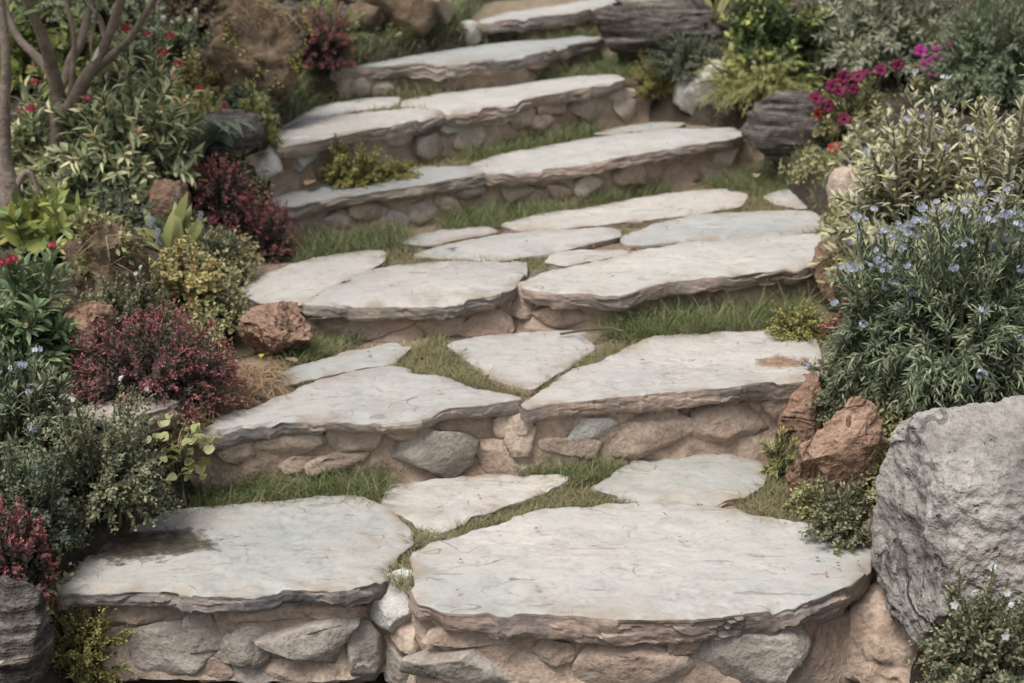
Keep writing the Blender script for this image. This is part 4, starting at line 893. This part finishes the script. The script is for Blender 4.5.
# bushes closing the view at the top of the slope
for i, (x, yb, yt, wp, sty, lab) in enumerate([
    (80, 30, -60, 160, 'whitebush', 'dark bush behind the tree stems at the top edge'),
    (300, 8, -40, 120, 'purple', 'dusky bush above the green juniper-like bush'),
    (720, 5, -50, 120, 'glossy', 'dark bush above the driftwood-like rock')]):
    plant('shrub', lab, 'shrub', x, yb, yt, wp, sty, 700 + i, group='bushes at the top of the slope')

# ------------------------------------------------------------------ plants with leaves one can pick out
def leaf_mesh(name, L, W, kind, mat, seed, round_=False):
    rng = np.random.default_rng(seed)
    if round_:
        n = 12; a = np.arange(n) / n * 2 * math.pi; V = np.vstack([[L * .5, 0, -.004]] + [[L * .5 + L * .5 * math.cos(t), W * .5 * math.sin(t), .004 * math.cos(2 * t)] for t in a]); F = np.array([(0, 1 + i, 1 + (i + 1) % n) for i in range(n)])
        A = {'t': np.full(len(V), rng.random()), 't2': np.full(len(V), rng.random()), 'tip': np.zeros(len(V)), 'edge': np.concatenate([[0], np.ones(n)])}
    else: V, F, A = leaf_batch(np.zeros((1, 3)), np.array([[1., 0, 0]]), np.array([[0, 0, 1.]]), L, W, kind, rng)
    return np_mesh(name, V, F, [mat], A, True)
def place_leaf(me, P, D, N, parent, sc=1.0, name='leaf'):
    D = unit(np.asarray(D, float)); N = np.asarray(N, float); Sx = unit(np.cross(N, D)); N = np.cross(D, Sx)
    R = Matrix(((D[0], Sx[0], N[0]), (D[1], Sx[1], N[1]), (D[2], Sx[2], N[2])))
    return inst(name, me, P, R.to_euler(), parent, sc)
def round_leaf_plant():
    P = base_at(178, 502, 1); P[1] += .03; P[2] = max(float(terr(P[0], P[1])[0]), 0) - .005; root = empty('leafy_plant', P, 'plant with round yellow-green leaves beside the grass below the second step', 'plant')
    mat = m_leaf('round_leaf', [(.16, .20, .06), (.30, .31, .12), (.44, .43, .22), (.38, .36, .09)], None, (.42, .42, .22)); ms = [leaf_mesh('round_leaf', .032, .028, '', mat, 60 + i, True) for i in range(9)]
    rng = np.random.default_rng(61); tl = []
    for i in range(64):
        a = rng.random() * 6.28; r = .085 * math.sqrt(rng.random()); h = rng.uniform(.02, .185) * (1 - .3 * r / .085)
        Q = P + np.array([r * math.cos(a), r * math.sin(a) * .7, h]); tl.append(tube([P + np.array([.02 * math.cos(a), .02 * math.sin(a), 0]), P * .5 + Q * .5 + [0, 0, .02], Q], [.0022, .0018, .0015], 3))
        D = np.array([math.cos(a), math.sin(a) * .6 - .35, rng.uniform(-.4, .5)]); place_leaf(ms[i % 9], Q, D, [rng.normal(0, .3), -.5 + rng.normal(0, .3), .8], root, rng.uniform(.7, 1.15))
    V, F = tubes(tl); obj('stem', V, F, [BARK['stem']], root)
round_leaf_plant()
def strap_plant():
    P = gp(178, 252); s = scale_at(P); root = empty('strap_leaved_plant', P, 'plant with broad upright yellow-green strap leaves below the orange rock', 'plant')
    mat = m_leaf('strap_leaf', [(.13, .16, .05), (.22, .24, .085), (.32, .32, .13)], rough=.4); rng = np.random.default_rng(70)
    for i in range(17):
        a = rng.uniform(-1.2, 1.2) if i else .35; L = rng.uniform(.11, .18) if i else .22
        me = leaf_mesh('strap_leaf', L, L * .22, 'strap', mat, 71 + i)
        D = np.array([math.sin(a) * .8, rng.uniform(-.5, .3), math.cos(a) * .9]); place_leaf(me, P + rng.normal(0, .02, 3) * [1.6, 1, 0], D, [-.3 * D[0], -1, .4], root)
strap_plant()
def spike(label, x, yb, yt, seed):
    P = gp(x, yb); s = scale_at(P); H = (yb - yt) / s; rng = np.random.default_rng(seed); root = empty('flower_spike', P, label, 'flower', 'lavender-blue flower spikes')
    V, F = tube([P, P + [.004, 0, H * .5], P + [0, 0, H]], [.003, .0025, .0015], 4); obj('stem', V, F, [BARK['stem']], root)
    for j in range(26):
        h = H * (.45 + .55 * j / 26); a = j * 2.4; d = np.array([math.cos(a), math.sin(a), .4]); q = Vector(d).to_track_quat('Z', 'Y').to_euler()
        inst('flower', FLOWER['blue'][j % 3], P + np.array([0, 0, h]) + d * .004, q, root, .45 * (1.15 - .5 * j / 26))
spike('lavender-blue flower spike on the path side of the strap leaves', 203, 250, 210, 80)
spike('lavender-blue flower spike on the rock side of the strap leaves', 154, 250, 216, 81)
spike('lavender-blue flower spike between strap leaves and speckled plant', 160, 256, 228, 82)
def fern():
    P = gp(192, 172); root = empty('fern', P, 'pale fern arching over the dark rock', 'fern'); mat = m_leaf('fern_leaf', [(.22, .28, .19), (.34, .39, .28)]); rng = np.random.default_rng(90)
    for i in range(9):
        a = rng.uniform(-1.0, 2.9); L = rng.uniform(.20, .34); n = 22; t = np.linspace(0, 1, n)
        d = np.array([math.cos(a), -abs(math.sin(a)) * .5 - .1, 0]); c = P + np.outer(t * L * .8, d) + np.outer(np.sin(t * 2.2) * L * .62, [0, 0, 1])
        T = unit(np.gradient(c, axis=0)); sd = unit(np.cross(T, [0, 0, 1.])); nn = np.cross(sd, T)
        w = .055 * np.sin(np.clip(t * .9 + .12, 0, 1) * math.pi) ** .7
        Pp = np.concatenate([c, c]); D = np.concatenate([sd + T * .5, -sd + T * .5]); N = np.concatenate([nn, nn])
        V, F, A = leaf_batch(Pp, D, N, np.concatenate([w, w]) + .004, .016, 'small', rng); tv, tf = tube(c, np.linspace(.003, .001, n), 3); A = {k: np.concatenate([x, np.zeros(len(tv))]) for k, x in A.items()}
        obj('frond', np.vstack([V, tv]), [F, tf + len(V)], [mat], root, A)
fern()
def arching(label, x, yb, n, L, seed, col):
    P = gp(x, yb); root = empty('grass_tuft', P, label, 'ornamental grass'); rng = np.random.default_rng(seed); mat = m_leaf('arching_blade%d' % seed, col)
    me = [leaf_mesh('arching_blade', L * f, .02, 'strap', mat, seed + i) for i, f in enumerate((.7, .85, 1.0, 1.15))]
    for i in range(n):
        a = rng.random() * 6.28; e = rng.uniform(.5, 1.3); place_leaf(me[i % 4], P + rng.normal(0, .015, 3) * [1, 1, 0], [math.cos(a) * math.cos(e), math.sin(a) * math.cos(e), math.sin(e)], [-math.cos(a) * .6, -math.sin(a) * .6, .8], root, rng.uniform(.8, 1.1))
arching('tuft of arching yellow blades above the driftwood-like rock', 712, 34, 30, .34, 95, [(.17, .18, .07), (.32, .30, .13)])
arching('upright yellow-green tuft in the top corner', 962, 78, 34, .30, 96, [(.12, .14, .05), (.25, .25, .10)])
arching('tuft of pale arching blades above the dusky bush', 222, 14, 30, .36, 97, [(.14, .17, .08), (.28, .29, .14)])

# ------------------------------------------------------------------ grass
GM = {'lush': m_leaf('grass_lush', [(.06, .095, .035), (.11, .15, .055), (.165, .205, .08), (.20, .22, .09), (.38, .33, .19)], trans=.3),
      'dry': m_leaf('grass_dry', [(.12, .13, .05), (.20, .19, .085), (.28, .255, .125), (.34, .29, .17)], trans=.3),
      'straw': m_leaf('dead_straw', [(.16, .10, .055), (.34, .23, .135), (.50, .38, .24)], trans=.15)}
def inpoly(P, poly):
    x, y = P[:, 0], P[:, 1]; r = np.zeros(len(P), bool); a = poly; b = np.roll(poly, -1, 0)
    for (x0, y0), (x1, y1) in zip(a, b):
        c = ((y0 > y) != (y1 > y)); r ^= c & (x < (x1 - x0) * (y - y0) / (y1 - y0 + 1e-12) + x0)
    return r
def scatter(poly, dens, rng):
    lo, hi = poly.min(0), poly.max(0); n = int(np.prod(hi - lo) * dens); P = lo + rng.random((n, 2)) * (hi - lo); return P[inpoly(P, poly)]
def blades(P, L, wd, rng, upr=1.0, spread=.75, clump=True):
    n = len(P); a = rng.random(n) * 6.28
    D = np.stack([np.cos(a) * spread, np.sin(a) * spread, np.full(n, upr)], 1) + rng.normal(0, .22, (n, 3)); N = np.stack([-np.cos(a) * .5, -np.sin(a) * .5, np.ones(n)], 1)
    l = L * (.35 + .95 * rng.random(n) ** 1.3)
    if clump: l = l * (.8 + .45 * vn(P * 14, 3))
    return leaf_batch(P, D, N, l, wd * rng.uniform(.7, 1.2, n), 'blade', rng, None, 1.5)
def grass(label, k, px, L, dens, mat='lush', wd=.0042, name='grass'):
    rng = np.random.default_rng(len(label) * 7 + px[0][0]); poly = np.array([(at(x, y, k) if k is not None else gp(x, y))[:2] for x, y in px])
    c = poly.mean(0); poly = c + (poly - c) * 1.03
    P = scatter(poly, dens * 2.8, rng); L = L * (1.35 if k in (1, 2, 3) else 1.6); wd = wd if k in (1, 2, 3) else wd * 1.4
    m = vn(np.column_stack([P * 9, P[:, 0] * 0]), 12) > -.75; P = P[m]
    if k is not None:
        for sl_ in SLAB_XY[k]:
            cc = sl_.mean(0); P = P[~inpoly(P, cc + (sl_ - cc) * .985)]
    z = np.maximum(pz(k, P[:, 0]) - .018, terr(P[:, 0], P[:, 1])) if k is not None else terr(P[:, 0], P[:, 1]) - .005
    V, F, A = blades(np.column_stack([P, z]), L, wd, rng)
    tag(obj(name, V, F, [GM[mat]], None, A), label, 'grass', None, 'stuff')
D0 = 9000
grass('lush grass strip under the long pale slab of the second step', 1, [(183, 478), (235, 452), (300, 458), (388, 464), (388, 488), (378, 502), (340, 497), (260, 502), (195, 508), (178, 502)], .075, D0)
grass('grass tuft in the corner under the thick rusty slab', 1, [(522, 460), (560, 452), (632, 447), (640, 456), (605, 474), (565, 484), (520, 476)], .065, D0)
grass('dry grass filling the joint behind the half-round slab', 1, [(562, 478), (612, 470), (588, 490), (622, 497), (640, 502), (540, 510), (490, 522), (430, 540), (410, 545), (398, 520), (420, 523), (443, 527), (490, 512)], .030, 12000, 'dry')
grass('little dry grass pocket between the two biggest slabs', 1, [(386, 560), (412, 546), (416, 575), (402, 584), (384, 576)], .026, 14000, 'dry')
grass('yellowish grass beside the leaning reddish rock', 1, [(764, 470), (790, 445), (825, 460), (830, 500), (805, 522), (752, 514), (735, 499)], .045, D0, 'dry')
grass('lush grass under the pink-edged slab of the third step', 2, [(598, 338), (618, 318), (700, 300), (790, 290), (812, 320), (700, 332), (640, 338)], .090, 7500)
grass('dry grass wedge behind the long pale slab', 2, [(408, 346), (440, 330), (452, 345), (470, 360), (490, 375), (522, 392), (480, 384), (440, 374), (412, 370), (385, 366), (395, 360)], .036, 11000, 'dry')
grass('dry grass joint beside the thick rusty slab', 2, [(590, 346), (645, 337), (612, 355), (574, 370), (546, 388), (533, 389), (575, 360)], .028, 12000, 'dry')
grass('grass patch beside the orange rock of the second step', 2, [(285, 354), (310, 335), (335, 322), (368, 332), (340, 350), (300, 362), (268, 372)], .06, 7500)
grass('lush grass under the cool grey slab of the fourth step', 3, [(296, 262), (305, 228), (345, 235), (400, 226), (412, 240), (384, 250), (350, 252), (315, 258)], .095, 6500)
grass('dry grass joint between broad pale slabs of the third step', 3, [(376, 264), (388, 246), (412, 238), (424, 252), (460, 258), (505, 259), (545, 253), (556, 262), (525, 268), (470, 262), (400, 266)], .032, 9000, 'dry')
grass('lush grass row under the longest slab of the fourth step', 3, [(436, 224), (480, 205), (560, 190), (662, 172), (668, 190), (600, 204), (545, 214), (500, 226), (450, 229)], .085, 6000)
grass('grass around the dark layered rock', 3, [(702, 182), (735, 158), (770, 160), (838, 165), (828, 186), (800, 188), (762, 196), (748, 190)], .075, 6000)
grass('dry grass between the rear flagstones of the third step', 3, [(745, 192), (800, 188), (768, 198), (785, 206), (836, 198), (838, 214), (746, 214), (700, 217), (634, 232), (618, 228), (700, 213)], .032, 7000, 'dry')
grass('small dry tuft at the end of the third step', 3, [(798, 232), (842, 214), (850, 232), (840, 234)], .035, 9000, 'dry')
grass('grass row under the fifth step', 4, [(462, 158), (480, 145), (520, 136), (590, 124), (598, 132), (540, 146), (490, 157)], .075, 5000)
grass('short dry grass at the foot of the grey cobbles under the fifth step', 4, [(380, 172), (400, 160), (470, 150), (470, 164), (425, 167)], .035, 5000, 'dry')
grass('lush grass row under the sixth step', 5, [(392, 97), (398, 82), (450, 74), (530, 64), (620, 54), (640, 74), (570, 77), (500, 85), (440, 93)], .085, 4500)
grass('grass below the red-leaved shrub of the sixth step', 5, [(262, 120), (275, 100), (345, 93), (398, 97), (360, 99), (318, 106)], .07, 4500)
grass('dry grass joint between the slabs of the fifth step', 5, [(330, 114), (370, 106), (403, 98), (445, 92), (404, 104), (430, 109), (395, 110)], .03, 6000, 'dry')
grass('grass row under the topmost step', 6, [(474, 45), (488, 34), (600, 18), (602, 33), (534, 40)], .065, 4000)
grass('grass slope between brown rocks and the sixth step', None, [(335, 70), (360, 46), (430, 24), (470, 6), (492, 12), (478, 44), (430, 52), (390, 60)], .085, 3600)
grass('grass between the rooty rock and the red-leaved shrub', None, [(232, 140), (258, 100), (300, 84), (340, 92), (275, 122)], .08, 3600)

# sparse dry blades in every joint
def joints():
    rng = np.random.default_rng(5); parts = []
    for k in range(1, 8):
        A = RW[k] + np.array([0, .03]); B = RW[k + 1] + np.array([0, -.02]); poly = np.vstack([A + [[-.0, 0]], B[::-1]])
        P = scatter(poly, 9000 if k < 4 else 4000, rng)
        keep = vn(np.column_stack([P * 5, P[:, 0] * 0 + k]), 44) + .5 * vn(np.column_stack([P * 17, P[:, 0] * 0]), 45) > -.3
        for sl_ in SLAB_XY[k]: keep &= ~inpoly(P, sl_)
        P = P[keep]; parts.append(blades(np.column_stack([P, pz(k, P[:, 0]) - .014]), .022, .0036, rng, .7, .8))
    V, F, A = merge(parts); tag(obj('moss_grass', V, F, [GM['dry']], None, A), 'sparse dry moss-like grass in the joints of all the treads', 'grass', None, 'stuff')
joints()
# dead straw
def strands(name, label, P, Nn, L, seed, mat='straw', cat='straw', wd=.0028, flat=.18):
    rng = np.random.default_rng(seed); n = len(P); a = rng.random(n) * 6.28
    D = np.stack([np.cos(a), np.sin(a), rng.normal(flat, .25, n)], 1); D = D - Nn * np.sum(D * Nn, 1)[:, None] * .8
    V, F, A = leaf_batch(P + Nn * .006, D, Nn, L * rng.uniform(.5, 1.3, n), wd, 'blade', rng, None, .9)
    tag(obj(name, V, F, [GM[mat]], None, A), label, cat, None, 'stuff')
rng = np.random.default_rng(77)
poly = np.array([at(x, y, 2)[:2] for x, y in [(168, 432), (185, 402), (235, 372), (272, 368), (288, 374), (278, 388), (250, 402), (205, 420), (190, 436)]])
P = scatter(poly, 30000, rng); pz_ = np.maximum(pz(2, P[:, 0]), terr(P[:, 0], P[:, 1])) + rng.random(len(P)) ** 2 * .045 - .015
strands('dead_straw', 'brown dead straw heaped beside the long pale slab', np.column_stack([P, pz_]), np.tile([0, 0, 1.], (len(P), 1)), .10, 1, wd=.0042, flat=.3)
def on_rock(o, cond, n, seed):
    me = o.data; V = np.array([v.co[:] for v in me.vertices]); N = np.array([v.normal[:] for v in me.vertices]); h = (V[:, 2] - V[:, 2].min()) / np.ptp(V[:, 2])
    ids = np.nonzero(cond(h, N))[0]; r = np.random.default_rng(seed); i = r.choice(ids, n); return V[i] + np.array(o.location) + r.normal(0, .008, (n, 3)), N[i]
P, N = on_rock(ROOTY, lambda h, n: (h > .78) & (n[:, 2] > -.2), 800, 1); N2 = unit(N + [0, -.2, 0]); strands('dead_root', 'tangle of dead brown roots over the tall brown rock', P, N2, .11, 2, flat=-.5)
def rock_moss(o, label, n, seed, cond, st):
    P, N = on_rock(o, cond, n, seed); kp = vn(P * 9, seed) > .05; P, N = P[kp], N[kp]; n = len(P); r = np.random.default_rng(seed); s_ = LS[st]
    V, F, A = leaf_batch(P, N + r.normal(0, .6, N.shape), N + r.normal(0, .6, N.shape), s_['L'] * 1.5, s_['W'] * 1.5, 'small', r, r.random(n)); tag(obj('moss', V, F, [s_['mat']], None, A), label, 'moss', None, 'stuff')
rock_moss(ROOTY, 'olive moss clinging to the tall brown rock', 1300, 4, lambda h, n: (n[:, 0] > .3) & (h > .3) & (n[:, 2] > -.3), 'moss')
rock_moss(MOSSY, 'olive moss clinging to the rock among the speckled plants', 2400, 5, lambda h, n: (h > .55) & (n[:, 2] > .1), 'mound_warm')
P, N = on_rock(MOSSY, lambda h, n: (h > .5), 260, 6); strands('dead_root', 'dead roots over the mossy rock among the speckled plants', P, unit(N), .09, 7, flat=-.2)

# ground cover over the bare soil of both banks
def ground_cover():
    rng = np.random.default_rng(15); n = 112000; X = rng.uniform(-4.2, 4.2, n); Y = 1.9 + 10 * rng.random(n) ** 1.15
    xl, xr = edges(Y); e = np.maximum(xl - X, X - xr); q = np.column_stack([X, Y, X * 0])
    vis = np.abs(X) < Y * .42 + .25
    k = (e > .01) & vis & (vn(q * 4, 71) > -.55); X, Y, q = X[k], Y[k], q[k]; m = len(X)
    P = np.column_stack([X, Y, terr(X, Y) + rng.random(m) ** 2 * .05]); sel = vn(q * 1.3, 81) + .4 * rng.normal(size=m)
    for i, (st, lo, hi, lab) in enumerate([('mound_dark', -9, .05, 'dark creeping ground cover over the soil of both banks'), ('whitebush', .05, .45, 'green leafy ground cover over the soil of both banks'), ('moss', .45, 9, 'yellow-green mossy ground cover over the soil of both banks')]):
        p = P[(sel >= lo) & (sel < hi)]; s_ = LS[st]
        V, F, A = leaf_batch(p, rng.normal(size=p.shape) + [0, -.1, .55], rng.normal(size=p.shape) * .5 + [0, -.3, 1], s_['L'] * 1.25 * rng.uniform(.6, 1.2, len(p)), s_['W'] * 1.25, 'small', rng, rng.random(len(p)) * .6)
        tag(obj('ground_cover', V, F, [s_['mat']], None, A), lab, 'ground cover', None, 'stuff')
ground_cover()
def spill():
    rng = np.random.default_rng(16); n = 26000; Y = rng.uniform(2.5, 5.8, n); xl, xr = edges(Y); sd_ = rng.random(n) < .5; e = rng.uniform(-.06, .22, n)
    X = np.where(sd_, xl - e, xr + e); q = np.column_stack([X, Y, X * 0]); kp = vn(q * 5, 91) > -.1; X, Y, q, e = X[kp], Y[kp], q[kp], e[kp]
    z = terr(X, Y); zz = terr(np.where(sd_[kp], X - .12, X + .12), Y); P = np.column_stack([X, Y, np.where(e < .05, zz * .8 + z * .2, z) + rng.random(len(X)) ** 1.5 * .07])
    st = LS['mound_warm']; V, F, A = leaf_batch(P, rng.normal(size=P.shape) + [0, -.2, .4], rng.normal(size=P.shape) * .5 + [0, -.3, 1], .019 * rng.uniform(.6, 1.2, len(P)), .011, 'small', rng, rng.random(len(P)))
    tag(obj('ground_cover', V, F, [st['mat']], None, A), 'olive creeping plants spilling along both edges of the stairway', 'ground cover', None, 'stuff')
spill()

# ------------------------------------------------------------------ fallen leaves and twigs
def litter():
    rng = np.random.default_rng(25); Ps = []
    for k in range(1, 7):
        A = RW[k] + np.array([0, .03]); B = RW[k + 1] + np.array([0, -.02]); P = scatter(np.vstack([A, B[::-1]]), 520 if k < 4 else 200, rng)
        on = np.zeros(len(P), bool)
        for sl_ in SLAB_XY[k]: on |= inpoly(P, sl_)
        P = P[(~on) | (rng.random(len(P)) < .035)]; on = np.zeros(len(P), bool)
        for sl_ in SLAB_XY[k]: on |= inpoly(P, sl_)
        Ps.append(np.column_stack([P, pz(k, P[:, 0]) + np.where(on, .011, -.012)]))
    P = np.concatenate(Ps); n = len(P); D = rng.normal(size=(n, 3)) * [1, 1, .15]
    V, F, A = leaf_batch(P, D, rng.normal(0, .25, (n, 3)) + [0, 0, 1], rng.uniform(.006, .020, n), rng.uniform(.004, .010, n), 'small', rng)
    tag(obj('leaf_litter', V, F, [m_leaf('litter', [(.10, .065, .04), (.20, .14, .085), (.32, .25, .16)], trans=.1)], None, A), 'scattered dry leaf litter in the joints of the treads', 'litter', None, 'stuff')
litter()
def fallen(label, x, y, k, L, col, seed, dz=.008):
    P = at(x, y, k, dz); m = m_leaf('dry_leaf%d' % seed, [col, tuple(1.2 * c for c in col)]); me = leaf_mesh('dry_leaf', L, L * .5, 'ovate', m, seed); r = np.random.default_rng(seed); a = r.random() * 6.28
    o = place_leaf(me, P, [math.cos(a), math.sin(a), .1], [0, -.1, 1], None, 1, 'fallen_leaf'); tag(o, label, 'leaf')
fallen('dry brown leaf on the cool slab below the orange rock', 298, 362, 2, .055, (.30, .22, .15), 301)
fallen('yellow leaf at the foot of the orange rock', 262, 354, 2, .035, (.42, .38, .08), 302, .05)
fallen('tan leaf on the sandy earth mound beside the fourth step', 306, 185, 4, .10, (.45, .32, .16), 303, .03)
fallen('tan leaf on the grass below the fourth step', 456, 240, 3, .05, (.40, .28, .14), 304, .03)
fallen('pale brown leaf on grass before the dark layered rock', 757, 174, 3, .075, (.38, .28, .21), 305, .04)
fallen('tiny brown leaf on the half-round slab', 836, 563, 1, .012, (.25, .12, .06), 306)
def twig(label, pts, k, r, seed):
    c = np.array([at(x, y, k, .006 + h) for x, y, h in pts]); V, F = tube(c, np.full(len(c), r), 5, .3, seed); tag(obj('twig', V, F, [BARK['wood']]), label, 'twig')
twig('dry twig lying on the grass edge above the hollowed slab', [(150, 512, .01), (170, 508, .012), (186, 504, .01)], 1, .0022, 1)
twig('dark twig at the foot of the third step', [(560, 334, .01), (585, 330, .015), (610, 328, .01), (625, 332, .01)], 2, .004, 2)
